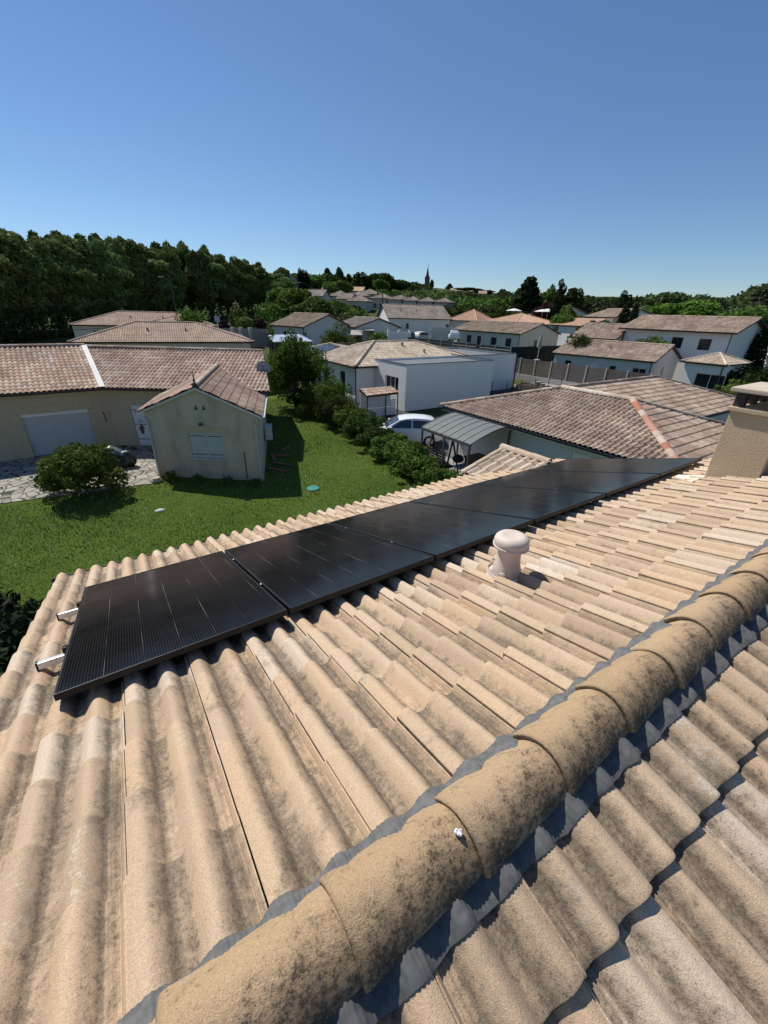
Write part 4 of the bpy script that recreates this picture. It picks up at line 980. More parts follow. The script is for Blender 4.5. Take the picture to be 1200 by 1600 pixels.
# ---- generic houses
def rect(o, ang, L, D):
    u = Vector((math.cos(ang), math.sin(ang), 0)); n = Vector((-u.y, u.x, 0)); o = Vector((o[0], o[1], 0))
    return o, u, n, [o, o + u * L, o + u * L + n * D, o + n * D]
def house_g(label, o, ang, L, D, zb, he, slope=.3, kind='gable', wall=None, tile=None, over=.35, wins=(), fine=True, pitch=.2, frame=None, drop=2.0, name='house', group=None, vents=0, wside=None):
    """o front left corner, facade along ang (degrees); wins: (edge,s0,s1,z0,z1[,kind])"""
    o, u, n, pts = rect(o, R(ang), L, D); c = (pts[0] + pts[2]) / 2
    h = thing(name, label, 'house', (c.x, c.y, zb), group)
    ops = {}
    for w_ in wins: ops.setdefault(w_[0], []).append((w_[1], w_[2], zb + w_[3], zb + w_[4]))
    b = MB(); top = zb + he
    gab = {1: top + slope * D / 2, 3: top + slope * D / 2} if kind == 'gable' else ({1: top + slope * D / 2} if kind == 'halfhip' else None)
    walls(b, pts, zb - drop, top, ops, gab); b.build('wall', wall, h)
    for w_ in wins:
        a_, b_ = pts[w_[0]], pts[(w_[0] + 1) % 4]; kd = w_[5] if len(w_) > 5 else 'w'
        if kd == 'd': panel_in(h, a_, b_, w_[1], w_[2], zb + w_[3], zb + w_[4], M_WHITE, 'door', depth=.08)
        elif kd == 'g': panel_in(h, a_, b_, w_[1], w_[2], zb + w_[3], zb + w_[4], M_WHITE, 'garage_door', depth=.1, grooves=5)
        elif kd == 's': panel_in(h, a_, b_, w_[1], w_[2], zb + w_[3], zb + w_[4], M_SHUT, 'shutter', depth=.02)
        else: window(h, a_, b_, w_[1], w_[2], zb + w_[3], zb + w_[4], mat=frame or M_WHITE, leaves=2 if w_[2] - w_[1] > .9 else 1)
    Z_ = Vector((0, 0, 1)); ov = over; zt = top - slope * ov * .0 + .02
    f0 = o - u * ov - n * ov; f1 = o + u * (L + ov) - n * ov; g1 = o + u * (L + ov) + n * (D + ov); g0 = o - u * ov + n * (D + ov)
    for q in (f0, f1, g1, g0): q.z = zt - slope * ov + .06
    hz = zt + slope * D / 2 + .06
    hh = min((D + 2 * ov) / 2, (L + 2 * ov) / 2 - .12)
    m0 = o - u * ov + n * D / 2; m1 = o + u * (L + ov) + n * D / 2
    if kind in ('hip', 'halfhip'): m0 = m0 + u * hh
    if kind == 'hip': m1 = m1 - u * hh
    m0 = Vector((m0.x, m0.y, hz)); m1 = Vector((m1.x, m1.y, hz))
    polys = [[f0, f1, m1, m0], [g1, g0, m0, m1]]
    if kind in ('hip', 'halfhip'): polys.append([g0, f0, m0])
    if kind == 'hip': polys.append([f1, g1, m1])
    rf = roof_obj('roof', polys, tile, h, pitch=pitch, gauge=.36 if fine else .5, amp=.05, fine=fine)
    ridge_line('ridge', m0 + Z_ * .04, m1 + Z_ * .04, tile, rf, r=.11, L=.45)
    if kind in ('hip', 'halfhip'): ridge_line('ridge', f0 + Z_ * .05, m0 + Z_ * .04, tile, rf, r=.1, L=.45); ridge_line('ridge', g0 + Z_ * .05, m0 + Z_ * .04, tile, rf, r=.1, L=.45)
    if kind == 'hip': ridge_line('ridge', f1 + Z_ * .05, m1 + Z_ * .04, tile, rf, r=.1, L=.45); ridge_line('ridge', g1 + Z_ * .05, m1 + Z_ * .04, tile, rf, r=.1, L=.45)
    gutter(h, f0 - n * .05, f1 - n * .05, .06)
    q = o + u * L - n * .06; b = MB(); b.tube([(q.x, q.y, zb), (q.x, q.y, top - .05)], .045, 6); b.build('downpipe', M_GUT, h)
    for i in range(vents):
        p = (f0 * (1 - (i + 1) / (vents + 1)) + f1 * ((i + 1) / (vents + 1))) * .45 + (m0 * (1 - (i + 1) / (vents + 1)) + m1 * ((i + 1) / (vents + 1))) * .55
        b = MB(); b.lathe((p.x, p.y, p.z), [(.09, 0), (.09, .25), (.12, .27), (.02, .34)], 8); b.build('roof_vent_tile', T_ROSE, rf)
    return h
def hpx(label, a, b_, D, he, **kw):
    """house whose front eave runs between two photo positions (distance, px, py)"""
    p = at(*a); q = at(*b_); z = (p.z + q.z) / 2 - he; ang = math.degrees(math.atan2(q.y - p.y, q.x - p.x))
    kw.setdefault('over', .3)
    return house_g(label, (p.x, p.y), ang, math.hypot(q.x - p.x, q.y - p.y), D, z, he, **kw)
# rear left pair
hpx('tan hip roofed house behind the yellow house, the nearer of the two', (46.5, 113, 534), (46.0, 392, 534), 9.4, 2.7, kind='hip', wall=W_CRM, tile=T_TAN, vents=2, wins=[(0, 3, 4.2, 1, 2.1), (0, 9, 10.2, 1, 2.1)])
hpx('tan hip roofed house at the foot of the wood, the farther of the two', (67, 113, 510.5), (66, 335, 507), 9.5, 2.7, kind='hip', wall=W_CRM, tile=T_TAN, vents=2, wins=[(0, 2, 3.2, 1, 2.1)])
# left middle
hl = hpx('pale house with brown roof and grey gable, beside a lean-to with metal roof', (68, 424, 505.5), (62, 474, 513), 9.0, 2.75, kind='gable', wall=W_GRY, tile=T_OCHRE, slope=.34,
    wins=[(0, 2.6, 3.5, 1, 2.1), (0, 4.6, 5.2, 1, 2.1), (0, 7.1, 8.0, 1, 2.1)])
hpx('low brown roofed wing to the right of the grey gable', (72, 522, 508), (66, 556, 512), 8, 2.6, kind='gable', wall=W_GRY, tile=T_GREY)
sm = hpx('row of two joined white houses with two white garage doors and grey brown roof', (80, 608, 497), (83, 704, 498.5), 12, 2.9, kind='gable', wall=W_WHT, tile=T_GREY, slope=.36, vents=3, name='joined_houses', drop=1.5,
    wins=[(0, 2.2, 2.9, .1, 2.2, 'd'), (0, 3.1, 3.7, 1.1, 2.1), (0, 5.0, 7.0, .05, 2.2, 'g'), (0, 7.6, 9.6, .05, 2.2, 'g'), (0, 10.6, 11.3, 1.1, 2.1)])
hpx('house with new orange hip roof right of the joined white houses', (88, 702, 500.5), (86, 744, 501), 11, 2.6, kind='hip', wall=W_WHT, tile=T_ORANGE, slope=.33)
hpx('orange roof showing just above the cream gabled house', (92, 752, 504), (84, 806, 505.5), 11, 2.6, kind='hip', wall=W_WHT, tile=T_ORANGE, slope=.3)
hpx('cream house with ochre roof, four dark windows and white right gable', (76, 710, 513.5), (66, 813, 523), 8.6, 2.7, kind='gable', wall=W_CRM, tile=T_OCHRE, slope=.3, drop=1.5, frame=M_DFRAME,
    wins=[(0, 3.2, 4.3, .9, 2.0), (0, 5.6, 6.5, .1, 2.0), (0, 8.6, 9.8, .9, 2.0), (0, 11.6, 12.7, .9, 2.0), (1, 3.2, 3.9, 1.0, 1.8)])
hpx('small white gabled house on the rise with a dark square window', (112, 786, 492.5), (104, 832, 497), 9, 2.8, kind='gable', wall=W_WHT, tile=T_GREY, wins=[(0, 4, 5.3, .9, 2.1), (1, 2, 3, 1, 2)])
hpx('white house with stepped brown roofs under the purple tree', (124, 822, 487), (112, 856, 493), 10, 3.2, kind='gable', wall=W_WHT, tile=T_GREY, slope=.34)
hpx('greenish gabled house with brown roof behind the pollarded tree', (62, 893, 527), (60, 960, 529), 9, 2.7, kind='gable', wall=W_CRM, tile=T_BROWN, slope=.33)
hpx('low house with pale pink roof right of the cream gabled house', (88, 857, 508), (82, 914, 509), 8, 2.6, kind='gable', wall=W_WHT, tile=T_ORANGE, slope=.25)
hpx('white two storey house with ochre roof and dark upper window', (98, 915, 494.5), (90, 960, 495.5), 9, 5.2, kind='gable', wall=W_WHT, tile=T_OCHRE, frame=M_DFRAME, wins=[(0, 4.4, 6.2, 3.4, 4.5), (1, 3.5, 5.5, 3.4, 4.5)], over=.4)
hpx('low white wing with dark windows between the two storey houses', (76, 956, 512.5), (71, 984, 516), 7, 2.8, kind='gable', wall=W_WHT, tile=T_GREY, frame=M_DFRAME, wins=[(0, 1, 2.6, 1, 2.1), (0, 3.6, 5, 1, 2.1)])
hpx('pale grey bungalow with brown roof behind the concrete post fence', (54, 868, 549.5), (50, 1020, 566.5), 7.6, 2.75, kind='gable', wall=W_GRY, tile=T_BROWN, slope=.34, drop=1, vents=1,
    wins=[(0, 1.3, 2.1, .1, 2.1), (0, 4.2, 5.1, .1, 2.1, 'd'), (0, 6.3, 7.0, .9, 2.0), (0, 8.6, 9.9, .9, 2.0), (1, 3.2, 3.7, 1.0, 2.0)])
hpx('long white two storey house with brown roof and dark upper windows', (62, 979, 510.5), (57, 1146, 519), 7.2, 5.3, kind='gable', wall=W_WHT, tile=T_BROWN, slope=.34, over=.6, frame=M_DFRAME, drop=1,
    wins=[(0, 3.1, 4.0, 3.3, 4.4), (0, 5.6, 6.8, 3.4, 4.5), (0, 8.4, 9.6, 3.4, 4.5)])
hpx('small white garage with pink hip roof in front of the long two storey house', (50.6, 1072, 563), (49.5, 1131, 572), 5.0, 2.6, kind='hip', wall=W_WHT, tile=T_CREAM, slope=.28, drop=1, wins=[(0, 1.2, 3.6, .05, 1.7)])
hpx('cream house with red brown roof at the right edge beyond the cypress', (78, 1166, 519), (70, 1215, 524), 8, 3, kind='gable', wall=W_CRM, tile=T_TAN, slope=.3)
# terraces climbing the slope in the middle distance
tr = [(135, 546, 462, 135, 576, 462, 8), (133, 578, 466, 131, 604, 466, 8), (130, 606, 468, 128, 628, 468, 8), (128, 630, 469.5, 127, 651, 470, 7), (127, 652, 471, 126, 676, 471.5, 7), (126, 678, 472, 125, 702, 472.5, 7)]
for i, (d1, xa_, ya_, d2, xb_, yb_, D) in enumerate(tr):
    hpx(['leftmost', 'second from left', 'third from left', 'fourth from left', 'second from right', 'rightmost'][i] + ' grey terrace house in the row on the slope below the church', (d1, xa_, ya_), (d2, xb_, yb_), D, 4.6,
        kind='hip', wall=W_PINK, tile=T_GREY, slope=.3, fine=False, pitch=.4, drop=4, wins=[(0, 1.0, 2.0, 1.9, 3.3), (0, 3.0, 3.8, 1.9, 3.3)], name='terrace_house', group='grey terrace houses in a row')
for lab, d1, xa_, ya_, xb_, yb_, D, tl, kd in (
    ('grey hip roofed house above the hedge of shrubs, with a row of small windows', 120, 541, 471, 575, 470, 9, T_GREY, 'hip'),
    ('house with long grey roof and dark brick gable left of the terraces', 112, 478, 462, 503, 463, 9, T_GREY, 'gable'),
    ('grey roofed house behind the terraces on the left', 150, 512, 463, 545, 462, 10, T_GREY, 'hip'),
    ('broad grey hip roof behind the terraces on the left', 160, 556, 459, 596, 460, 10, T_GREY, 'hip'),
    ('tiny orange roof among grey roofs on the slope', 175, 545, 454, 566, 455, 9, T_ORANGE, 'gable'),
    ('farthest grey roof on the slope below the dark trees', 185, 502, 453, 520, 453, 9, T_GREY, 'gable'),
    ('grey gable with small window left of the terraces', 128, 526, 466, 547, 468, 9, T_GREY, 'gable')):
    hpx(lab, (d1, xa_, ya_), (d1 - 1, xb_, yb_), D, 4.2, kind=kd, wall=W_PINK, tile=tl, fine=False, pitch=.4, drop=5, slope=.32, wins=[(0, 1, 2, 2, 3.1), (0, 3, 3.8, 2, 3.1)])
for lab, d1, xa_, ya_, xb_, yb_ in (('white walled house on the hilltop right of the church', 380, 704, 453.5, 722, 454.5), ('tiny pale house on the hill under a round dark tree', 330, 748, 458.5, 760, 459),
                                    ('stone house at the foot of the church tower', 420, 640, 447, 652, 447.5)):
    hpx(lab, (d1, xa_, ya_), (d1, xb_, yb_), 9, 4.5, kind='gable', wall=W_CRM, tile=T_TAN, fine=False, pitch=.6, drop=6, slope=.4)
# church
cp = at(430, 667, 446); zc = cp.z - 9
ch = thing('church', 'stone village church with square bell tower and pointed slate spire on the hilltop', 'church', (cp.x, cp.y, zc))
M_CST = simple('church stone', (.20, .155, .12), .9, scale=.3); M_SLATE = simple('dark slate', (.045, .04, .045), .7)
u = Vector((cp.y, -cp.x, 0)).normalized(); n_ = Vector((-u.y, u.x, 0)); s_ = 2.2; o = Vector((cp.x, cp.y, 0)) - u * s_ - n_ * s_
b = MB(); pts = [o, o + u * 2 * s_, o + u * 2 * s_ + n_ * 2 * s_, o + n_ * 2 * s_]; zt = zc + 14.4
walls(b, pts, zc, zt, {i: [(1.5, 2.2, zt - 4.6, zt - 1.4), (3.0, 3.7, zt - 4.6, zt - 1.4)] for i in range(4)}, depth=.8); b.build('tower', M_CST, ch)
b = MB(); c = Vector((cp.x, cp.y, zt)); q = [p + Z * zt for p in pts]; q = [c + (p - c) * 1.1 for p in q]
mid = [c + (p - c) * .55 + Z * 2.2 for p in q]; tip = c + Z * 10.4
b.add(q + mid + [tip], [(0, 1, 5, 4), (1, 2, 6, 5), (2, 3, 7, 6), (3, 0, 4, 7), (4, 5, 8), (5, 6, 8), (6, 7, 8), (7, 4, 8), (3, 2, 1, 0)]); b.build('spire', M_SLATE, ch)
b = MB(); b.tube([tip - Z * .5, tip + Z * 1.5], .1, 5); b.tube([tip + Z * .9 - u * .45, tip + Z * .9 + u * .45], .08, 5); b.build('cross', M_DFRAME, ch)
for p in pts:
    b = MB(); pc = c + (p + Z * zt - c) * .92; b.tube([pc - Z * 1, pc + Z * .4, pc + Z * 2.0], [.35, .35, .02], 6); b.build('pinnacle', M_CST, ch)
b = MB(); p0 = Vector((cp.x, cp.y, 0)) - u * 16 - n_ * 3
walls(b, [p0, p0 + u * 13.4, p0 + u * 13.4 + n_ * 6.5, p0 + n_ * 6.5], zc, zc + 7, gable={3: zc + 10, 1: zc + 10}); b.build('nave_wall', M_CST, ch)
roof_obj('nave_roof', [[p0 - n_ * .5 + Z * (zc + 7), p0 + u * 13.4 - n_ * .5 + Z * (zc + 7), p0 + u * 13.4 + n_ * 3.25 + Z * (zc + 10.2), p0 + n_ * 3.25 + Z * (zc + 10.2)]], T_GREY, ch, fine=False, pitch=.8, gauge=1.0)
# stone turret on the left of the hill
tp = at(150, 454, 447); tw = thing('turret', 'pale stone turret with a small pointed roof rising among the trees on the left hill', 'tower', (tp.x, tp.y, tp.z - 8))
b = MB(); b.box(tp.x - 1.5, tp.x + 1.5, tp.y - 1.5, tp.y + 1.5, tp.z - 8, tp.z + 1.6); b.build('tower_wall', simple('pale stone', (.36, .34, .31), .9), tw)
b = MB(); zz = tp.z + 1.6; b.add([(tp.x - 1.9, tp.y - 1.9, zz), (tp.x + 1.9, tp.y - 1.9, zz), (tp.x + 1.9, tp.y + 1.9, zz), (tp.x - 1.9, tp.y + 1.9, zz), (tp.x, tp.y, zz + 1.7)], [(0, 1, 4), (1, 2, 4), (2, 3, 4), (3, 0, 4), (3, 2, 1, 0)]); b.build('tower_roof', M_SLATE, tw)

# ================================================================== VEGETATION
def leaf_mat(name, c0, c1, c2, trans=.25):
    t = NT(name); r_ = t.sep(t.uv())[0]; o = t.obj()
    c = t.ramp(r_, [(0, c0), (.5, c1), (1, c2)])
    oi = t.n('ShaderNodeObjectInfo').outputs['Random']
    hv = t.n('ShaderNodeHueSaturation'); t.l(c, hv.inputs['Color'])
    t.l(t.math('ADD', t.math('MULTIPLY', oi, .55), .80), hv.inputs['Value']); t.l(t.math('ADD', t.math('MULTIPLY', oi, .04), .48), hv.inputs['Hue'])
    tr = t.n('ShaderNodeBsdfTranslucent'); t.l(hv.outputs[0], tr.inputs[0]); t.color(hv.outputs[0]); t.set(.8, 0, .08)
    mx = t.n('ShaderNodeMixShader'); mx.inputs[0].default_value = trans; t.l(t.b.outputs[0], mx.inputs[1]); t.l(tr.outputs[0], mx.inputs[2]); t.l(mx.outputs[0], t.out.inputs[0])
    return t.mat
L_MID = leaf_mat('mid green leaves', (.044, .078, .014), (.082, .132, .024), (.14, .195, .042))
L_DARK = leaf_mat('dark green leaves', (.026, .046, .012), (.048, .075, .019), (.082, .116, .030))
L_POP = leaf_mat('poplar leaves', (.068, .100, .028), (.118, .160, .046), (.19, .24, .08))
L_LIGHT = leaf_mat('light green leaves', (.055, .095, .014), (.085, .140, .020), (.13, .19, .035))
L_CYP = leaf_mat('cypress needles', (.008, .015, .007), (.014, .025, .010), (.024, .038, .014), .1)
L_PUR = leaf_mat('purple leaves', (.028, .012, .014), (.045, .018, .022), (.07, .03, .03))
L_OLV = leaf_mat('olive grey leaves', (.050, .060, .028), (.080, .092, .042), (.12, .13, .065))
L_FAR = leaf_mat('distant wood leaves', (.038, .060, .022), (.064, .092, .032), (.10, .135, .052))
M_BARK = simple('bark', (.10, .08, .06), .95, bump=.4, bscale=20)
def leaves(rg, blobs, N, size, flat=.35):
    """blobs: (x,y,z,rx,ry,rz); leaves lie mostly near the blob surfaces"""
    B = np.array(blobs, dtype=float); vol = (B[:, 3] * B[:, 4] * B[:, 5]) ** (2 / 3); pr = vol / vol.sum()
    k = rg.choice(len(B), N, p=pr); d = rg.normal(size=(N, 3)); d /= np.linalg.norm(d, axis=1)[:, None]
    r = rg.uniform(.55, 1.08, N) ** .6
    c = B[k, :3] + d * B[k, 3:6] * r[:, None]
    nrm = d * .8 + rg.normal(size=(N, 3)) * .75 + np.array([0, 0, .3]); nrm /= np.linalg.norm(nrm, axis=1)[:, None]
    a = np.cross(nrm, rg.normal(size=(N, 3))); a /= np.linalg.norm(a, axis=1)[:, None]; b = np.cross(nrm, a)
    s = size * rg.uniform(.6, 1.35, N)[:, None]
    V = np.stack([c - a * s, c - b * s * .5, c + a * s, c + b * s * .5], 1).reshape(-1, 3)
    F = np.arange(4 * N).reshape(N, 4)
    tone = np.clip(rg.normal(.5, .22, N) + (rg.random(len(B))[k] - .5) * .5, 0.01, .99)
    uv = np.repeat(np.stack([tone, tone], -1), 4, 0)
    return V, F, uv
def crown_blobs(rg, kind, h, w):
    bl = []
    if kind == 'round':
        for i in range(24):
            d = rg.normal(size=3); d /= np.linalg.norm(d); q = rg.uniform(.2, .74)
            bl.append((d[0] * w * .5 * q, d[1] * w * .5 * q, h * .58 + d[2] * h * .33 * q, *(np.array([w, w, h * .8]) * rg.uniform(.13, .24))))
    elif kind == 'poplar':
        for i in range(20):
            t_ = i / 19; z = h * (.16 + .8 * t_); ww = w * .5 * (math.sin(math.pi * min(1, .22 + .8 * (1 - t_) ** .8)) ** .8) * (.40 + .60 * (1 - t_ ** 3))
            a = rg.uniform(0, 6.28); q = rg.uniform(.1, .6)
            bl.append((math.cos(a) * ww * q, math.sin(a) * ww * q, z, ww * .62 + .2, ww * .62 + .2, h * .075))
    elif kind == 'cypress':
        for i in range(12):
            t_ = i / 11; ww = w * .5 * (math.sin(math.pi * (.12 + .78 * t_)) ** .6) * (1 - .35 * t_)
            bl.append((rg.normal() * w * .03, rg.normal() * w * .03, h * (.08 + .86 * t_), ww, ww, h * .085))
    elif kind == 'cedar':
        for i in range(30):
            t_ = .12 + .86 * i / 29; a = i * 2.4; q = (1.08 - t_) * w * .40 * rg.uniform(.3, 1)
            bl.append((math.cos(a) * q, math.sin(a) * q, h * t_ * .97, w * .24 * (1.2 - t_ * .75), w * .24 * (1.2 - t_ * .75), h * .05))
    elif kind == 'bush':
        for i in range(30):
            d = rg.normal(size=3); d /= np.linalg.norm(d); d[2] = abs(d[2]); q = rg.uniform(.3, .72)
            bl.append((d[0] * w * .5 * q, d[1] * w * .5 * q, h * .38 + d[2] * h * .5 * q - (.15 * h if q > .6 and d[2] < .3 else 0), *(np.array([w, w, h * 1.1]) * rg.uniform(.12, .2))))
        for i in range(12):
            d = rg.normal(size=3); d /= np.linalg.norm(d); d[2] = abs(d[2]); q = rg.uniform(.8, 1.12)
            bl.append((d[0] * w * .5 * q, d[1] * w * .5 * q, h * .34 + d[2] * h * .52 * q, *(np.array([w * .07, w * .07, h * .10]) * rg.uniform(.7, 1.5))))
    return bl
def trunk_mesh(rg, h, r, limbs, w, base=0.0):
    b = MB(); tp_ = Vector((rg.normal() * .03 * h, rg.normal() * .03 * h, h * .62))
    b.tube([(0, 0, base - .3), (0, 0, h * .12), tuple(tp_ * .5), tuple(tp_)], [r * 1.25, r, r * .75, r * .3], 7)
    for i in range(limbs):
        a = 6.28 * i / limbs + rg.uniform(-.4, .4); t_ = rg.uniform(.25, .8); s = tp_ * t_; e = Vector((math.cos(a) * w * .34, math.sin(a) * w * .34, s.z + h * rg.uniform(.12, .3)))
        b.tube([tuple(s), tuple((s + e) / 2 + Z * h * .03), tuple(e)], [r * .42, r * .28, r * .08], 5)
    return b
PROTO = {}
def tree(name, label, cat, loc, kind, h, w, mat, N, leaf, seed, group=None, r=None, limbs=5, key=None, rot=0, trunk=True):
    root = thing(name, label, cat, tuple(loc), group); root.rotation_euler = (0, 0, rot)
    if key and key in PROTO:
        ms = PROTO[key]
        for nm, me in ms:
            o = bpy.data.objects.new(nm, me); COL.objects.link(o); o.parent = root; 
        kh = PROTO[key + '_h']; root.scale = (w / kh[1], w / kh[1], h / kh[0]); return root
    rg = np.random.default_rng(seed); bl = crown_blobs(rg, kind, h, w)
    V, F, uv = leaves(rg, bl, N, leaf)
    V[:, 2] = np.maximum(V[:, 2], .03)
    c = npmesh('crown' if trunk else 'foliage', V, F, mat, root, uv=uv); ms = [('crown' if trunk else 'foliage', c.data)]
    if True:
        rr = r or (h * .018 + .04); b = trunk_mesh(rg, h, rr, limbs, w); 
        me = bpy.data.meshes.new('trunk'); me.from_pydata(b.v, [], b.f); me.materials.append(M_BARK)
        o = bpy.data.objects.new('trunk' if trunk else 'stem', me); COL.objects.link(o); o.parent = root; ms.append((o.name.split('.')[0], me))
    if key: PROTO[key] = ms; PROTO[key + '_h'] = (h, w)
    return root
RG = random.Random(11)
# garden shrub, garden tree and hedge
tree('garden_shrub', 'round glossy green shrub standing alone before the yellow garage', 'shrub', (-1.4, 18.2, 0), 'bush', 2.25, 3.2, L_MID, 17000, .07, 21, trunk=False, r=.05)
tree('garden_tree', 'dense olive green tree at the far end of the lawn beside the hedge', 'tree', (11.6, 28.9, 0), 'bush', 6.1, 4.9, leaf_mat('dense yellow green leaves', (.035, .06, .008), (.06, .095, .012), (.095, .135, .02)), 20000, .095, 22, r=.10)
hd = [(11.9, 26.4, 2.0, 2.6, L_MID, 'large leafy hedge shrub right behind the garden tree'), (12.6, 25.0, 2.9, 2.4, L_LIGHT, 'tall light green hedge shrub reaching up before the white wall'), (11.9, 23.2, 2.0, 2.3, L_DARK, 'dark hedge shrub left of the slatted bin shelter'),
      (12.0, 21.2, 1.9, 2.1, L_MID, 'hedge shrub in front of the slatted bin shelter'), (11.75, 19.4, 1.75, 2.1, L_DARK, 'dark reddish hedge shrub just left of the white car'), (11.6, 17.7, 1.5, 1.9, L_DARK, 'dark hedge shrub before the bonnet of the white car'),
      (11.35, 16.1, 1.55, 1.9, L_MID, 'round hedge shrub below the white car door'), (11.1, 14.5, 1.5, 1.9, L_MID, 'hedge shrub beside the front left pergola post'), (10.75, 13.0, 1.35, 1.9, L_MID, 'green hedge shrub below the middle of the pergola'),
      (10.5, 11.6, 1.15, 1.7, L_MID, 'low hedge shrub nearest the foreground eave'), (12.0, 28.2, 1.7, 2.2, L_DARK, 'low dark shrub at the foot of the garden tree')]
for i, (x, y, h, w_, m, lab) in enumerate(hd):
    tree('hedge_shrub', lab, 'shrub', (x, y, 0), 'bush', h * RG.uniform(.86, 1.0) * (1.12 if y > 22 else 1), w_ * 1.25, m, 10000, .062, 40 + i, 'shrubs of the hedge along the lawn', trunk=False, r=.03)
tree('terrace_shrub', 'small bright green rounded shrub beside the right pergola post', 'shrub', (11.75, 10.75, 0), 'bush', 1.3, 1.1, L_LIGHT, 2500, .055, 71, trunk=False, r=.03)
for i, (x, y, h, w_, lab) in enumerate(((-3.3, 9.3, 1.7, 2.6, 'dark shrub at the left edge, the one farthest from the roof'), (-2.75, 7.7, 1.8, 2.4, 'dark long leaved shrub at the left edge beside the verge'), (-2.3, 6.0, 1.9, 2.3, 'dark shrub under the left verge of the foreground roof'))):
    tree('corner_shrub', lab, 'shrub', (x, y, 0), 'bush', h, w_, L_CYP, 4500, .10, 72 + i, 'dark shrubs beside the foreground house', trunk=False, r=.03)
for i, (x, y, s) in enumerate(((1.5, 18.3, .5), (2.4, 17.5, .45), (3.4, 16.8, .4), (4.3, 16.0, .45))):
    tree('weed_tuft', ['leafy weed tuft at the left corner of the annex', 'leafy weed tuft below the shuttered window', 'weed tuft under the right shutter of the annex', 'weed tuft at the right corner of the annex'][i], 'plant', (x, y - .25, 0), 'bush', s, s * 1.6, L_MID, 500, .04, 80 + i, 'weeds at the foot of the annex', trunk=False, r=.01)
# left wood: rows of tall trees
for i in range(84):
    row = i % 3; t_ = (i // 3) / 27.0 + RG.uniform(-.015, .015)
    px = -150 + 590 * t_; d_ = (74 + 62 * max(0, t_) ** 1.3) + row * 7
    r_ = ray(px, 500); kk = d_ / math.hypot(r_[0], r_[1]); x, y = r_[0] * kk, r_[1] * kk
    top = np.interp(px, [-150, 0, 50, 110, 150, 240, 330, 400, 440], [350, 360, 372, 376, 378, 384, 392, 414, 424]) + RG.uniform(-6, 11) - row * 1
    zt = at(d_, px, top).z; h = zt - zg(x, y)
    key = 'pop%d' % (i % 4)
    tree('wood_tree', 'tall dark green tree in the dense wood along the left horizon', 'tree', (x, y, zg(x, y)), 'poplar', h, RG.uniform(7.5, 11), L_POP, 9000, .34, 100 + i, 'tall trees of the wood on the left', r=.22, key=key, rot=RG.uniform(0, 6.28), limbs=6)
# undergrowth at the foot of the wood: one mass
def mass(name, label, mat, blobs, N, leaf, seed):
    V, F, uv = leaves(np.random.default_rng(seed), blobs, N, leaf); o = npmesh(name, V, F, mat, uv=uv); return tag(o, label, 'wood', kind='stuff')
bl = []
for i in range(60):
    px = -150 + 590 * i / 59; d_ = 72 + 62 * (i / 59) ** 1.3; r_ = ray(px, 500); kk = d_ / math.hypot(r_[0], r_[1]); x, y = r_[0] * kk, r_[1] * kk
    bl.append((x, y, zg(x, y) + 1.6, 3, 3, RG.uniform(1.8, 3.4)))
mass('undergrowth', 'dark undergrowth filling the foot of the wood on the left', L_DARK, bl, 12000, .3, 5)
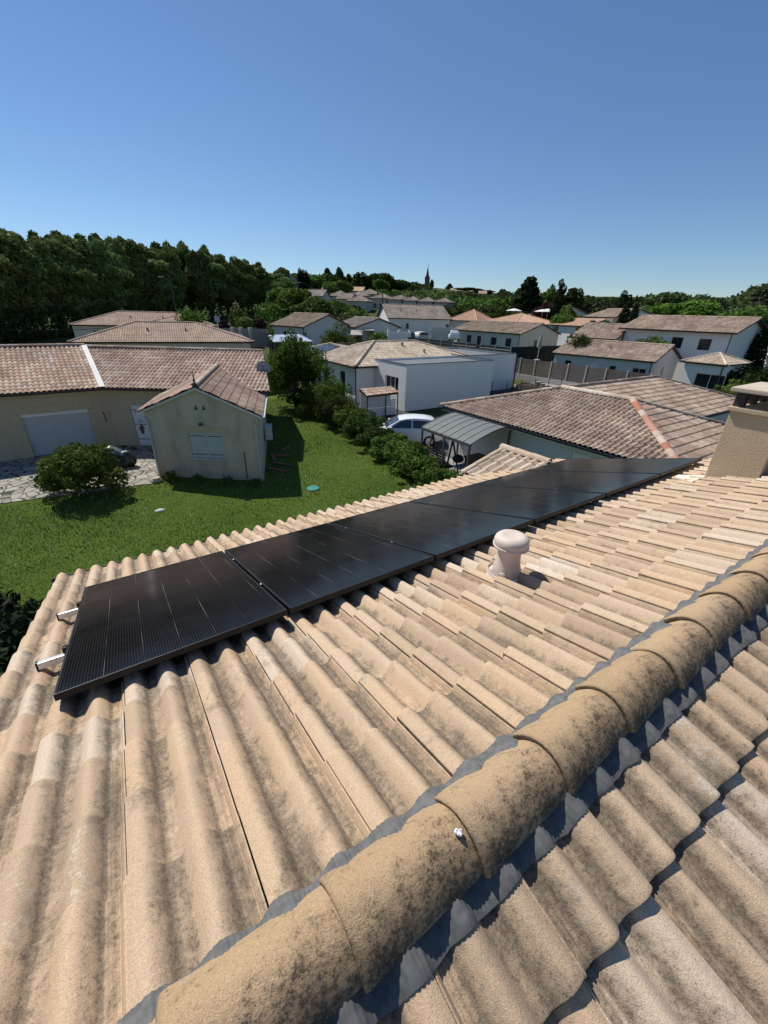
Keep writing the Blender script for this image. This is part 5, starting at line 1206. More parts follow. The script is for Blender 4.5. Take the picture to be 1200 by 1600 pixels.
# named trees: (px, top py, d, kind, width, material, leaf, N, label)
TL = [
 (292, 466, 56, 'round', 3.6, L_LIGHT, 'young light green tree before the wood, right of the street lamp'), (382, 490, 70, 'round', 3.4, L_MID, 'bushy green shrub with pale tips left of the metal roofed lean-to'),
 (372, 478, 74, 'round', 3, L_MID, 'thin small tree at the edge of the wood'), (350, 496, 66, 'round', 3, L_PUR, 'low reddish photinia before the wood'), (404, 492, 72, 'round', 3, L_PUR, 'reddish shrub beside the lean-to with metal roof'),
 (438, 448, 92, 'round', 8, L_MID, 'broad leafy tree left of the street lamp in the middle distance'), (460, 444, 88, 'round', 9, L_LIGHT, 'tall yellow green tree before the turret'), (487, 462, 84, 'round', 8, L_MID, 'spreading green tree under the far street lamp'),
 (508, 470, 88, 'round', 7, L_DARK, 'dark green tree right of the far street lamp'), (528, 468, 92, 'round', 7, L_MID, 'green tree behind the brown roofed wing'), (552, 474, 96, 'round', 5, L_PUR, 'dark red tree left of the joined white houses'),
 (540, 486, 82, 'round', 4.5, L_OLV, 'pale olive tree behind the brown roofed wing'), (526, 502, 45, 'round', 4.2, L_MID, 'round green tree before the grey gable'), (594, 502, 48, 'round', 2.6, L_MID, 'small spiky tree before the joined white houses'),
 (596, 519, 46, 'round', 1.8, L_LIGHT, 'bright green bush at the foot of the small spiky tree'),
 (468, 420, 190, 'cypress', 4, L_CYP, 'leftmost dark cypress of the three on the left hill'), (473, 422, 192, 'cypress', 4, L_CYP, 'middle dark cypress of the three on the left hill'), (478, 423, 190, 'cypress', 4, L_CYP, 'rightmost dark cypress of the three on the left hill'),
 (434, 420, 180, 'round', 9, L_DARK, 'dark tree at the left end of the hill skyline'), (446, 424, 185, 'round', 9, L_DARK, 'dark tree behind the turret'), (500, 423, 200, 'round', 12, L_MID, 'rounded green tree on the left hill skyline'),
 (511, 419, 205, 'cedar', 8, L_DARK, 'dark conifer poking above the left hill skyline'), (520, 424, 200, 'round', 11, L_DARK, 'wide dark tree on the left hill'), (531, 418, 200, 'cypress', 6, L_DARK, 'tall dark columnar tree with split top on the left hill'),
 (527, 434, 170, 'round', 11, L_MID, 'broad bright green tree below the columnar tree'), (545, 428, 210, 'cedar', 7, L_DARK, 'airy dark conifer on the skyline'), (558, 426, 190, 'cypress', 6, L_DARK, 'dark columnar tree above the tiny orange roof'),
 (569, 425, 190, 'round', 8, L_CYP, 'near black tree right of the columnar tree'), (583, 424, 215, 'round', 11, L_DARK, 'dark rounded tree on the skyline left of the church'), (597, 422, 220, 'round', 11, L_DARK, 'tall dark tree on the skyline left of the church'),
 (590, 432, 195, 'round', 10, L_MID, 'mid green tree on the slope left of the church'), (608, 430, 230, 'cedar', 9, L_DARK, 'ragged dark pine left of the church'), (622, 434, 230, 'round', 13, L_DARK, 'large dark round tree left of the church'),
 (648, 441, 330, 'round', 12, L_MID, 'green tree before the church nave'), (675, 437, 400, 'cypress', 5, L_DARK, 'small pointed tree right of the church spire'), (703, 443, 390, 'cedar', 8, L_DARK, 'thin airy tree on the hilltop'), (733, 449, 360, 'round', 20, L_DARK, 'flat dark tree crown on the hilltop'),
 (755, 453, 345, 'round', 18, L_CYP, 'umbrella shaped dark pine on the hill'), (766, 453, 330, 'cypress', 5, L_CYP, 'tiny pointed tree on the right hill line'), (786, 452, 250, 'cypress', 8, L_DARK, 'small dark conifer on the hill line'),
 (814, 450, 120, 'cedar', 8, L_DARK, 'dark bushy conifer left of the big cedar'), (830, 432, 112, 'cedar', 10, L_CYP, 'big dark cedar with a flat top above the roofs'), (850, 444, 116, 'round', 10, L_MID, 'dense green tree right of the big cedar'),
 (866, 446, 118, 'cypress', 4, L_DARK, 'dark pointed tree behind the purple tree'), (856, 468, 106, 'round', 8, L_PUR, 'dark purple leaved tree behind the white gabled house'), (880, 438.5, 98, 'cypress', 3.6, L_CYP, 'tall slim black green cypress in the centre right'),
 (896, 450, 118, 'cedar', 8, L_DARK, 'dark pine right of the tall slim cypress'), (905, 452, 128, 'cypress', 5, L_DARK, 'dark pointed tree right of the pine'), (893, 474, 92, 'round', 5, L_MID, 'weeping green tree in front of the tall slim cypress'), (882, 486, 88, 'round', 4.5, L_MID, 'green bush left of the weeping tree'),
 (930, 459, 175, 'round', 18, L_DARK, 'broad dark wood tree behind the two storey house'), (948, 464, 130, 'round', 14, L_OLV, 'very broad olive green tree behind the two storey house'), (925, 472, 130, 'round', 9, L_MID, 'green tree left above the ochre roof'),
 (977, 456, 105, 'cypress', 4, L_CYP, 'leaning dark cypress right of the broad olive tree'), (985, 462, 108, 'cypress', 3, L_CYP, 'small dark cypress beside the leaning one'), (981, 473, 90, 'cypress', 2.6, L_CYP, 'dark cypress directly above the low white wing'), (995, 475, 86, 'cypress', 2.4, L_CYP, 'dark cypress at the left end of the long brown roof'),
 (1000, 463, 190, 'round', 13, L_DARK, 'dark round tree on the skyline right of the cypresses'), (1012, 473, 140, 'round', 10, L_MID, 'green tree above the left end of the long brown roof'), (1030, 463, 210, 'round', 15, L_DARK, 'rounded dark tree on the right hill'), (1052, 458, 215, 'round', 16, L_DARK, 'tall rounded dark tree on the right hill skyline'),
 (1072, 462, 215, 'round', 15, L_DARK, 'dark tree right of the tallest one on the right hill'), (1090, 463, 120, 'round', 15, L_LIGHT, 'large bright green tree above the long brown roof'), (1068, 472, 125, 'round', 10, L_MID, 'green tree left of the large bright one'), (1104, 465, 215, 'round', 10, L_MID, 'small green tree on the right skyline dip'),
 (1126, 466, 170, 'cedar', 10, L_OLV, 'grey green conifer on the right hill'), (1150, 482, 110, 'round', 11, L_MID, 'round green tree right of the grey green conifer'), (1182, 478, 100, 'round', 11, L_MID, 'round green tree at the right edge above the white gable'), (1198, 470, 140, 'round', 14, L_OLV, 'grey green tree at the right edge of the hill'),
 (1194, 448, 190, 'cedar', 12, L_OLV, 'tall airy tree on the skyline at the right edge'), (1196, 514, 62, 'cypress', 2.6, L_CYP, 'dark leaning cypress at the right edge beyond the long white house'),
 (936, 494, 80, 'round', 5.5, L_OLV, 'round olive green tree before the two storey house wall'), (914, 508, 56, 'round', 3.6, L_DARK, 'small pollarded tree before the greenish gabled house'), (1008, 521, 57, 'round', 3.2, L_LIGHT, 'leafy light green tree between the bungalow and the long white house'), (1034, 518, 57, 'round', 3.8, L_LIGHT, 'leafy light green tree with long shoots before the long white house'),
 (800, 495, 100, 'round', 4, L_LIGHT, 'yellow green bush left of the white gabled house'), (765, 487, 104, 'round', 4.5, L_LIGHT, 'bright yellow green tree above the orange roof'), (752, 486, 108, 'round', 5, L_MID, 'bright green tree left of the yellow green one'),
]
cnt = {'round': 3, 'cypress': 2, 'cedar': 2}
for i, (px, py, d_, kd, w_, m, lab) in enumerate(TL):
    p = at(d_, px, py); z0 = zg(p.x, p.y); h = p.z - z0
    if h < 1.5: z0 = p.z - 3.5; h = 3.5
    near = d_ < 60
    N = 6000 if kd != 'cypress' else 3500; lf = (.11 if near else .042 * w_ + .03) if kd != 'cypress' else .05 * w_ + .05
    kk = None if near else '%s_%s_%d_%d' % (kd, m.name, i % 2, int(w_ > 6.5))
    nm = {'round': 'broadleaf_tree', 'cypress': 'cypress_tree', 'cedar': 'conifer_tree'}[kd]
    if ('shrub' in lab or 'bush' in lab): nm = 'shrub'
    tree(nm, lab, 'shrub' if nm == 'shrub' else 'tree', (p.x, p.y, z0), kd, h, w_, m, N, lf, 300 + i, key=kk, rot=RG.uniform(0, 6.28))
# far woods on the slopes: masses
def wood_band(name, label, pts, mat, seed, n, leaf, N, hz):
    """pts: (px, top py, distance) line; rows of crowns behind one another"""
    rg = random.Random(seed); bl = []
    X = [p[0] for p in pts]
    for i in range(n):
        px = rg.uniform(X[0], X[-1]); top = np.interp(px, X, [p[1] for p in pts]); d_ = np.interp(px, X, [p[2] for p in pts]) * rg.uniform(.85, 1.1)
        p = at(d_, px, top + rg.uniform(0, 6)); z0 = zg(p.x, p.y); w_ = rg.uniform(.022, .034) * d_
        for q in range(3):
            zz = p.z - w_ * (.5 + .9 * q); 
            if zz > z0 - w_: bl.append((p.x + rg.uniform(-1, 1) * w_ * .5, p.y + rg.uniform(-1, 1) * w_ * .5, zz, w_ * .75, w_ * .75, w_ * .6))
    return mass(name, label, mat, bl, N, leaf, seed)
wood_band('distant_wood', 'distant wood covering the left slope behind the terraces', [(410, 428, 215), (500, 430, 230), (600, 436, 260), (660, 446, 350)], L_DARK, 1, 60, 1.3, 16000, 0)
wood_band('distant_wood', 'distant green wood below the hilltop right of the church', [(640, 452, 300), (700, 456, 280), (760, 461, 240), (800, 460, 200)], L_FAR, 2, 70, 1.2, 16000, 0)
wood_band('slope_wood', 'green wood on the slope above the orange roofs', [(690, 466, 150), (730, 468, 145), (780, 466, 140), (815, 470, 130)], L_MID, 3, 50, .65, 16000, 0)
wood_band('slope_wood', 'dark lower edge of the wood above the orange roofs', [(700, 478, 135), (740, 480, 128), (790, 478, 122)], L_DARK, 4, 36, .6, 9000, 0)
wood_band('distant_wood', 'wood on the slope behind the cedar and cypresses', [(800, 458, 180), (880, 466, 170), (960, 470, 180), (1010, 472, 190)], L_FAR, 6, 60, .9, 16000, 0)
wood_band('distant_wood', 'wooded hill on the right', [(990, 466, 230), (1015, 468, 230), (1030, 460, 235), (1060, 458, 235), (1078, 466, 240), (1098, 463, 240), (1116, 472, 260), (1150, 469, 260), (1170, 462, 250), (1185, 453, 240), (1200, 447, 235), (1260, 430, 220)], L_FAR, 7, 110, 1.0, 30000, 0)
wood_band('slope_wood', 'nearer green wood behind the long white house', [(1060, 482, 150), (1110, 484, 140), (1160, 485, 130), (1260, 478, 120)], L_FAR, 8, 60, .6, 18000, 0)
wood_band('slope_wood', 'mixed shrubs between the left houses and the terraces', [(425, 474, 96), (470, 478, 94), (520, 480, 96), (558, 484, 98)], L_MID, 9, 50, .42, 14000, 0)
# garden hedges right of the small garage
for i, (px, py, d_, w_, h, m, lab) in enumerate([(1075, 590, 40, 3.6, 2.2, L_LIGHT, 'bright green garden shrub below the small white garage'), (1100, 590, 38.5, 4.0, 2.4, L_OLV, 'grey green garden shrub right of the bright one'), (1130, 592, 37, 4.2, 2.2, L_MID, 'dark green garden shrub behind the chimney cap'),
    (1165, 588, 40, 4.6, 2.6, L_DARK, 'dark garden shrub right of the small garage'), (1190, 575, 44, 5, 2.6, L_MID, 'garden shrub at the right edge'), (1160, 568, 52, 4.6, 2.8, L_DARK, 'garden shrub behind the small garage roof'), (1190, 560, 58, 5, 2.8, L_DARK, 'dark garden shrub before the cypress at the right edge'),
    (1180, 600, 36, 5, 2.2, L_MID, 'low garden shrub just above the chimney slab'), (1120, 610, 34, 4.0, 1.9, L_DARK, 'low dark shrub left of the chimney slab')]):
    p = at(d_, px, py); tree('garden_shrub', lab, 'shrub', (p.x, p.y, zg(p.x, p.y)), 'bush', h, w_, m, 4500, .13, 500 + i, 'garden shrubs on the right', trunk=False, r=.03)

# ================================================================== OBJECTS IN THE GARDENS
M_WPAINT = NT('white car paint'); M_WPAINT.color((.78, .79, .80)); M_WPAINT.b.inputs['Coat Weight'].default_value = .6; M_WPAINT = M_WPAINT.set(.35, 0, .5)
M_DPAINT = NT('dark blue car paint'); M_DPAINT.color((.03, .045, .09)); M_DPAINT.b.inputs['Coat Weight'].default_value = .6; M_DPAINT = M_DPAINT.set(.3, 0, .5)
M_TYRE = simple('tyre', (.02, .02, .02), .8); M_PLAST = simple('black plastic', (.02, .02, .022), .5); M_LAMP = simple('lamp glass', (.6, .62, .65), .15, 0, .6)
M_CGLASS = NT('car glass'); M_CGLASS.color((.03, .045, .055)); M_CGLASS = M_CGLASS.set(.06, 0, .8)
def car(label, loc, ang, paint, L=4.0, Wd=1.74, Hh=1.52, simple_=False, cat='car', group=None):
    c = thing('parked_car', label, cat, loc, group); c.rotation_euler = (0, 0, R(ang)); k = L / 4.0; hw = Wd / 2; kz = Hh / 1.52
    def mk(name, vs, fs, mat, parent=c, smooth=True, bevel=0):
        me = bpy.data.meshes.new(name); me.from_pydata([tuple(v) for v in vs], [], fs); me.materials.append(mat)
        if smooth: me.polygons.foreach_set('use_smooth', [True] * len(me.polygons)); me.set_sharp_from_angle(angle=R(38))
        o = bpy.data.objects.new(name, me); COL.objects.link(o); o.parent = parent
        if bevel: b_ = o.modifiers.new('b', 'BEVEL'); b_.width = bevel; b_.segments = 3; b_.limit_method = 'ANGLE'; b_.angle_limit = R(30)
        return o
    st = [(2.0, .62, .34, .60), (1.96, .70, .26, .70), (1.8, .80, .22, .80), (1.45, .855, .2, .885), (1.05, .865, .2, .955), (.3, .87, .2, .965), (-.6, .87, .2, .975), (-1.4, .865, .2, .99), (-1.8, .83, .24, .985), (-1.95, .76, .3, .93), (-2.0, .70, .36, .75)]
    vs = []; n = 10
    for x, w_, zl, zt in st:
        w_ *= hw / .87
        for y, z in ((-.8 * w_, zl), (-.97 * w_, zl + .1), (-w_, zl + (zt - zl) * .45), (-.985 * w_, zl + (zt - zl) * .75), (-.93 * w_, zt - .03), (-.72 * w_, zt + .012), (.72 * w_, zt + .012), (.93 * w_, zt - .03), (.985 * w_, zl + (zt - zl) * .75), (w_, zl + (zt - zl) * .45), (.97 * w_, zl + .1), (.8 * w_, zl)):
            vs.append((x * k, y, z * kz))
    m = 12; fs = []
    for i in range(len(st) - 1):
        for j in range(m): fs.append((i * m + j, i * m + (j + 1) % m, (i + 1) * m + (j + 1) % m, (i + 1) * m + j))
    fs.append(list(range(m))[::-1]); fs.append([(len(st) - 1) * m + j for j in range(m)])
    body = mk('body', vs, fs, paint)
    gh = [(1.15, .95, .78), (.92, 1.10, .74), (.36, 1.41, .60), (.0, 1.485, .575), (-.5, 1.52, .57), (-1.1, 1.49, .57), (-1.5, 1.42, .57), (-1.78, 1.2, .68), (-1.9, .96, .76)]
    vs = []; fs = []
    for x, z, w_ in gh:
        w_ *= hw / .87; t_ = (z - .95) / .57
        vs += [(x * k, -.82 * hw / .87, .93 * kz), (x * k, -w_ - .015, (z - .03) * kz), (x * k, -w_ * .6, (z + .012) * kz), (x * k, w_ * .6, (z + .012) * kz), (x * k, w_ + .015, (z - .03) * kz), (x * k, .82 * hw / .87, .93 * kz)]
    for i in range(len(gh) - 1):
        for j in range(5): fs.append((i * 6 + j, i * 6 + j + 1, (i + 1) * 6 + j + 1, (i + 1) * 6 + j))
    mk('roof', vs, fs, paint)
    g = hw / .87; up = Vector((.45, 0, .9)) * .014
    P3 = lambda x, y, z: Vector((x * k, y * g, z * kz))
    mk('windscreen', [P3(1.10, -.66, .995) + up, P3(1.10, .66, .995) + up, P3(.40, .52, 1.415) + up, P3(.40, -.52, 1.415) + up, P3(1.14, 0, 1.0) + up, P3(.42, 0, 1.43) + up], [(0, 4, 5, 3), (4, 1, 2, 5)], M_CGLASS)
    ub_ = Vector((-.6, 0, .5)) * .02
    mk('rear_window', [P3(-1.56, -.5, 1.38) + ub_, P3(-1.56, .5, 1.38) + ub_, P3(-1.82, .6, 1.12) + ub_, P3(-1.82, -.6, 1.12) + ub_], [(0, 1, 2, 3)], M_CGLASS)
    for sg in (-1, 1):
        def W3(x, z): 
            t_ = (z - .93) / .56; return P3(x, sg * (.832 - .225 * max(0, t_)), z)
        mk('side_window', [W3(.86, 1.0), W3(-.28, 1.0), W3(-.28, 1.40), W3(.02, 1.40), W3(.32, 1.33)], [(0, 1, 2, 3, 4)], M_CGLASS)
        mk('side_window', [W3(-.36, 1.0), W3(-1.35, 1.02), W3(-1.5, 1.18), W3(-1.35, 1.36), W3(-.36, 1.40)], [(0, 1, 2, 3, 4)], M_CGLASS)
        if not simple_:
            b = MB(); b.box(.78 * k, .92 * k, sg * .98 * g - .1, sg * .98 * g + .1, .98 * kz, 1.1 * kz); mk('mirror', b.v, b.f, paint, bevel=.03)
            b = MB(); b.obox((1.72 * k, sg * .62 * g - .12, .68 * kz), (1, 0, 0), (0, 1, 0), (0, 0, 1), .22, .24, .12); mk('headlight', b.v, b.f, M_LAMP, bevel=.03)
            b = MB(); b.obox((-1.98 * k, sg * .68 * g - .09, .72 * kz), (1, 0, 0), (0, 1, 0), (0, 0, 1), .14, .18, .22); mk('tail_light', b.v, b.f, simple('red lamp', (.35, .02, .02), .2), bevel=.02)
            b = MB(); b.box(-.1 * k, .08 * k, sg * .872 * g - .012, sg * .872 * g + .012, .80 * kz, .83 * kz); mk('door_handle', b.v, b.f, paint)
        for x in (1.28, -1.28):
            w = bpy.data.objects.new('wheel', None); COL.objects.link(w); w.parent = c; w.location = (x * k, sg * (hw - .10), .31); w.empty_display_size = .1
            def cyl(r, y0, y1, mat, name, n_=24):
                vs = [(r * math.cos(6.2832 * j / n_), y, r * math.sin(6.2832 * j / n_)) for y in (y0, y1) for j in range(n_)]
                fs = [(j, (j + 1) % n_, n_ + (j + 1) % n_, n_ + j) for j in range(n_)] + [list(range(n_))[::-1], [n_ + j for j in range(n_)]]
                mk(name, vs, fs, mat, w)
            cyl(.31, -.1, .1, M_TYRE, 'tyre'); cyl(.20, -.108, .108, M_ALU, 'rim')
    return c
car('white hatchback car parked on the driveway between the hedge and the metal pergola', (13.55, 17.95, .01), 148, M_WPAINT)
for lab, d_, px, py, an, pt in (('dark blue car parked before the joined white houses', 70, 641, 535, 10, M_DPAINT), ('cream van parked beside the dark blue car', 71, 660, 534, 12, simple('cream van paint', (.6, .56, .48), .4)), ('white car half hidden at the left end of the cream house', 71, 706, 532, 60, M_WPAINT)):
    p = at(d_, px, py); car(lab, (p.x, p.y, p.z), an, pt, simple_=True)
# pergola with curved translucent roof
PG = thing('pergola', 'lean-to pergola with curved grey translucent roof panels and thin dark posts', 'pergola', (12.6, 12.4, 0))
M_POLY = simple('grey twin wall sheet', (.17, .185, .175), .5, 0, .2, var=.06, scale=1.5); M_PGF = simple('dark grey aluminium', (.09, .10, .11), .45)
gx0, gx1, gy0, gy1 = 11.55, 13.85, 10.95, 14.05
def pz(t_): return 2.02 + .46 * math.sin(min(1, t_) * math.pi * .55)
nseg = 10
for k_ in range(7):
    a = gy0 + (gy1 - gy0) * k_ / 7 + .02; b_ = gy0 + (gy1 - gy0) * (k_ + 1) / 7 - .02; b = MB(); vs = []
    for i in range(nseg + 1):
        t_ = i / nseg; x = gx0 + (gx1 - gx0) * t_; z = pz(t_); vs += [(x, a, z), (x, b_, z), (x, a, z - .012), (x, b_, z - .012)]
    fs = []
    for i in range(nseg):
        o_ = i * 4; fs += [(o_, o_ + 1, o_ + 5, o_ + 4), (o_ + 2, o_ + 6, o_ + 7, o_ + 3), (o_, o_ + 4, o_ + 6, o_ + 2), (o_ + 1, o_ + 3, o_ + 7, o_ + 5)]
    b.add(vs, fs); b.build('roof_panel', M_POLY, PG)
for k_ in range(8):
    yy = gy0 + (gy1 - gy0) * k_ / 7; b = MB()
    pts = [(gx0 + (gx1 - gx0) * i / nseg, yy, pz(i / nseg) + .004) for i in range(nseg + 1)]
    for p_, q_ in zip(pts[:-1], pts[1:]): b.beam(p_, q_, .035, .04)
    b.build('rafter', simple('pale rafter', (.26, .27, .27), .5) if 0 < k_ < 7 else M_PGF, PG)
b = MB(); b.box(gx0 - .04, gx0 + .04, gy0, gy1, 1.9, 2.01); b.build('front_beam', M_PGF, PG)
b = MB(); b.box(gx1 - .03, gx1 + .03, gy0, gy1, 2.36, 2.44); b.build('back_beam', M_PGF, PG)
for yy in (gy0 + .06, (gy0 + gy1) / 2, gy1 - .06):
    b = MB(); b.box(gx0 - .035, gx0 + .035, yy - .035, yy + .035, 0, 1.9); b.build('post', M_PGF, PG)
for yy in (gy0 + .06, gy1 - .06):
    b = MB(); b.box(gx1 - .035, gx1 + .035, yy - .035, yy + .035, 0, 2.36); b.build('post', M_PGF, PG)
M_WOODD = simple('dark stained timber', (.09, .06, .045), .8); M_WOODB = simple('brown wood', (.20, .12, .075), .8, scale=8); M_DKCL = simple('dark grey fabric', (.05, .05, .055), .95)
# things on the terrace under the pergola
sw = thing('garden_swing', 'dark garden swing seat with slatted back under the left part of the pergola', 'swing seat', (12.1, 13.2, .03))
b = MB(); b.box(11.75, 12.3, 12.55, 13.85, .42, .50); b.build('seat', M_WOODD, sw)
for i in range(6):
    b = MB() if i == 0 else b; b.box(11.74, 11.78, 12.55, 13.85, .56 + i * .11, .64 + i * .11)
b.build('backrest', M_WOODD, sw)
for yy in (12.5, 13.86):
    for dx in (-.3, .55):
        b = MB(); b.beam((12.05 + dx, yy, .04), (12.05, yy, 1.75), .06, .06); b.build('leg', M_WOODD, sw)
b = MB(); b.beam((12.05, 12.45, 1.75), (12.05, 13.92, 1.75), .07, .07); b.build('top_bar', M_WOODD, sw)
b = MB(); b.box(11.8, 12.2, 12.7, 13.1, .50, .62); pw = b.build('cushion', simple('white cushion', (.7, .7, .68), .9), None, bevel=.04); tag(pw, 'white cushion lying on the dark garden swing', 'cushion')
cr = thing('storage_chest', 'brown slatted wooden chest under the right part of the pergola', 'chest', (13.2, 11.9, .03))
b = MB()
for i in range(6): b.box(12.75, 13.6, 11.35, 12.35, .05 + i * .14, .05 + i * .14 + .125)
b.build('slat_side', M_WOODB, cr); b = MB(); b.box(12.7, 13.65, 11.3, 12.4, .89, .94); b.build('lid', M_WOODB, cr)
tb = thing('garden_table', 'grey garden table before the brown wooden chest', 'table', (12.2, 11.5, .03))
b = MB(); b.box(11.8, 12.55, 11.1, 12.1, .70, .735); b.build('table_top', simple('grey table top', (.24, .25, .25), .3), tb)
for xx in (11.86, 12.46):
    for yy in (11.17, 12.0):
        b = MB(); b.box(xx - .02, xx + .02, yy - .02, yy + .02, .03, .70); b.build('leg', M_PGF, tb)
bn = thing('bench', 'low garden bench with olive green cushion against the grey wall', 'bench', (13.7, 10.4, .03))
b = MB(); b.box(13.35, 13.95, 9.9, 10.9, .32, .38); b.build('seat', M_WOODD, bn)
for xx in (13.4, 13.88):
    for yy in (9.95, 10.82):
        b = MB(); b.box(xx - .03, xx + .03, yy - .03, yy + .03, .03, .32); b.build('leg', M_WOODD, bn)
b = MB(); b.box(13.38, 13.92, 9.93, 10.87, .38, .48); o = b.build('cushion', simple('olive green cushion', (.20, .20, .05), .9), None, bevel=.04); tag(o, 'olive green cushion on the low bench by the grey wall', 'cushion')
bq = thing('barbecue', 'black kettle barbecue on legs beside the grey table', 'barbecue', (12.3, 12.35, .03))
b = MB(); b.lathe((12.3, 12.32, .72), [(.05, 0), (.2, .06), (.26, .16), (.26, .19), (.2, .30), (.06, .36), (.02, .38)], 16); b.build('kettle', M_PLAST, bq, smooth=True)
for a in (0.5, 2.6, 4.7):
    b = MB(); b.tube([(12.3 + .16 * math.cos(a), 12.32 + .16 * math.sin(a), .78), (12.3 + .27 * math.cos(a), 12.32 + .27 * math.sin(a), .03)], .013, 6); b.build('leg', M_ALU, bq)
# covered motorcycle on the yard
def blob(name, label, cat, c, sx, sy, sz, ang, mat, seed, loc):
    root = thing(name, label, cat, loc); bm = bmesh.new(); bmesh.ops.create_icosphere(bm, subdivisions=4, radius=1); rg = np.random.default_rng(seed)
    ph = rg.uniform(0, 6.28, 12)
    for v_ in bm.verts:
        x, y, z = v_.co; f = 1 + .05 * math.sin(7 * x + ph[0]) * math.cos(5 * y + ph[1]) + .05 * math.sin(11 * y + 6 * z + ph[2]) + .03 * math.sin(17 * x + 9 * z + ph[3])
        prof_ = 1.0 - .28 * math.exp(-((x - .45) / .2) ** 2) * (z > 0)
        a = math.atan2(y, x); fold = 1 + .06 * math.sin(13 * a + 2 * z) * (z < .3)
        zz = max(z, -.55) * sz * f * prof_; v_.co = (x * sx * fold, y * sy * f * fold * (1.15 if z < 0 else 1), zz + .55 * sz)
    me = bpy.data.meshes.new('cover'); bm.to_mesh(me); bm.free(); me.materials.append(mat); me.polygons.foreach_set('use_smooth', [True] * len(me.polygons))
    o = bpy.data.objects.new('cover', me); COL.objects.link(o); o.parent = root; root.rotation_euler = (0, 0, R(ang)); return root
mc = blob('covered_motorcycle', 'motorcycle under a dark green tarpaulin with a sheen painted on top on the stone yard', 'motorcycle', None, 1.0, .42, .72, -25, None, 4, (.15, 21.2, .03)) if False else None
tcm = NT('green tarpaulin'); ot = tcm.obj(); tcm.color(tcm.mix(tcm.ramp(tcm.sep(ot)[2], [(.62, 0), (.8, 1)]), (.012, .028, .024), (.13, .18, .17))); tcm = tcm.set(.35, 0, .5)  # paler colour by height paints the sheen on the cover's top
mc = blob('covered_motorcycle', 'motorcycle under a dark green tarpaulin with a sheen painted on top on the stone yard', 'motorcycle', None, 0.88, .36, .60, -25, tcm, 4, (-.3, 21.1, .03))
for x in (-.62, .62):
    b = MB(); vs = [((x + .28 * math.cos(a)), yy, .28 + .28 * math.sin(a)) for yy in (-.06, .06) for a in [6.2832 * j / 18 for j in range(18)]]
    b.add(vs, [(j, (j + 1) % 18, 18 + (j + 1) % 18, 18 + j) for j in range(18)] + [list(range(18))[::-1], list(range(18, 36))])
    b.v = [(v_[0] + mc.location.x, v_[1] + mc.location.y, v_[2] + mc.location.z) for v_ in b.v]; b.build('wheel', M_TYRE, mc)
# lawn details
b = MB(); b.lathe((6.26, 14.36, .01), [(.27, 0), (.27, .03), (.25, .045), (.2, .05), (.02, .052)], 24); o = b.build('manhole_cover', simple('green plastic cover', (.05, .22, .17), .5), None); tag(o, 'round green plastic inspection cover set in the lawn', 'cover')
b = MB(); b.lathe((.71, 15.28, .0), [(.16, 0), (.17, .03), (.10, .06), (.03, .065)], 9, squash=.6); o = b.build('flat_stone', simple('pale stone', (.5, .5, .47), .9), None); tag(o, 'small pale flat stone lying in the lawn', 'stone')
b = MB(); b.lathe((1.0, 18.3, .02), [(.2, 0), (.22, .08), (.15, .18), (.04, .2)], 8); o = b.build('rubble_stone', simple('pinkish stone', (.45, .36, .3), .9, bump=.5), None); tag(o, 'pinkish lump of stone at the left corner of the annex', 'stone')

# ---- fences and walls
def plane_x(X, px, py): r = ray(px, py); k = X / r[0]; return Vector((X, r[1] * k, CAMZ + r[2] * k))
def fence(name, label, p, q, h, post_gap, mat, postmat, slats=6, gap=.02, post=.1, cat='fence', solid=False, proud=.04):
    p = Vector(p); q = Vector(q); d_ = q - p; L = d_.length; u = d_ / L; hz_ = Vector((u.x, u.y, 0)).normalized(); n = Vector((-hz_.y, hz_.x, 0))
    f = thing(name, label, cat, tuple((p + q) / 2)); k = max(1, round(L / post_gap)); b = MB()
    for i in range(slats):
        z0 = h * i / slats; z1 = h * (i + 1) / slats - (0 if solid else gap)
        a = p + Z * z0; c_ = q + Z * z0; H_ = z1 - z0 if not (solid and i < slats - 1) else h / slats - .004
        b.add([a - n * .02, c_ - n * .02, c_ + n * .02, a + n * .02, a - n * .02 + Z * H_, c_ - n * .02 + Z * H_, c_ + n * .02 + Z * H_, a + n * .02 + Z * H_],
              [(0, 3, 2, 1), (4, 5, 6, 7), (0, 1, 5, 4), (1, 2, 6, 5), (2, 3, 7, 6), (3, 0, 4, 7)])
    b.build('panel', mat, f)
    for i in range(k + 1):
        c_ = p + d_ * i / k; b = MB(); b.obox(c_ - hz_ * post / 2 - n * (post / 2) - Z * .3, hz_, n, Z, post, post, h + .3 + .06); b.build('post', postmat, f)
    return f
M_GWOOD = simple('weathered grey brown boards', (.15, .12, .10), .9, scale=6, var=.3); M_CONC = simple('concrete', (.42, .40, .37), .9, scale=6)
M_BLKF = simple('dark anthracite fencing', (.045, .047, .05), .7); M_GRNF = simple('dark green screening', (.018, .025, .02), .9)
pa_ = plane_x(39.5, 812, 575); pb_ = plane_x(39.5, 985, 600); zf = .75
pa_.z = zg(pa_.x, pa_.y) + zf; pb_.z = zf
fence('board_fence', 'weathered board fence with pale concrete posts before the pale grey bungalow', (39.5, 33.5, .75), (39.5, 17.6, .75), 1.65, 1.95, M_GWOOD, M_CONC, slats=8, gap=.025, post=.13)
b = MB(); b.box(39.35, 39.65, 17.5, 33.6, -.3, .74); o = b.build('low_wall', M_CONC, None); tag(o, 'low pale concrete wall under the board fence', 'wall')
sheet('deck', [(35.0, 21.5), (39.3, 21.5), (39.3, 28.5), (35.0, 28.5)], .25, simple('grey deck boards', (.34, .33, .31), .9, scale=8), .3)
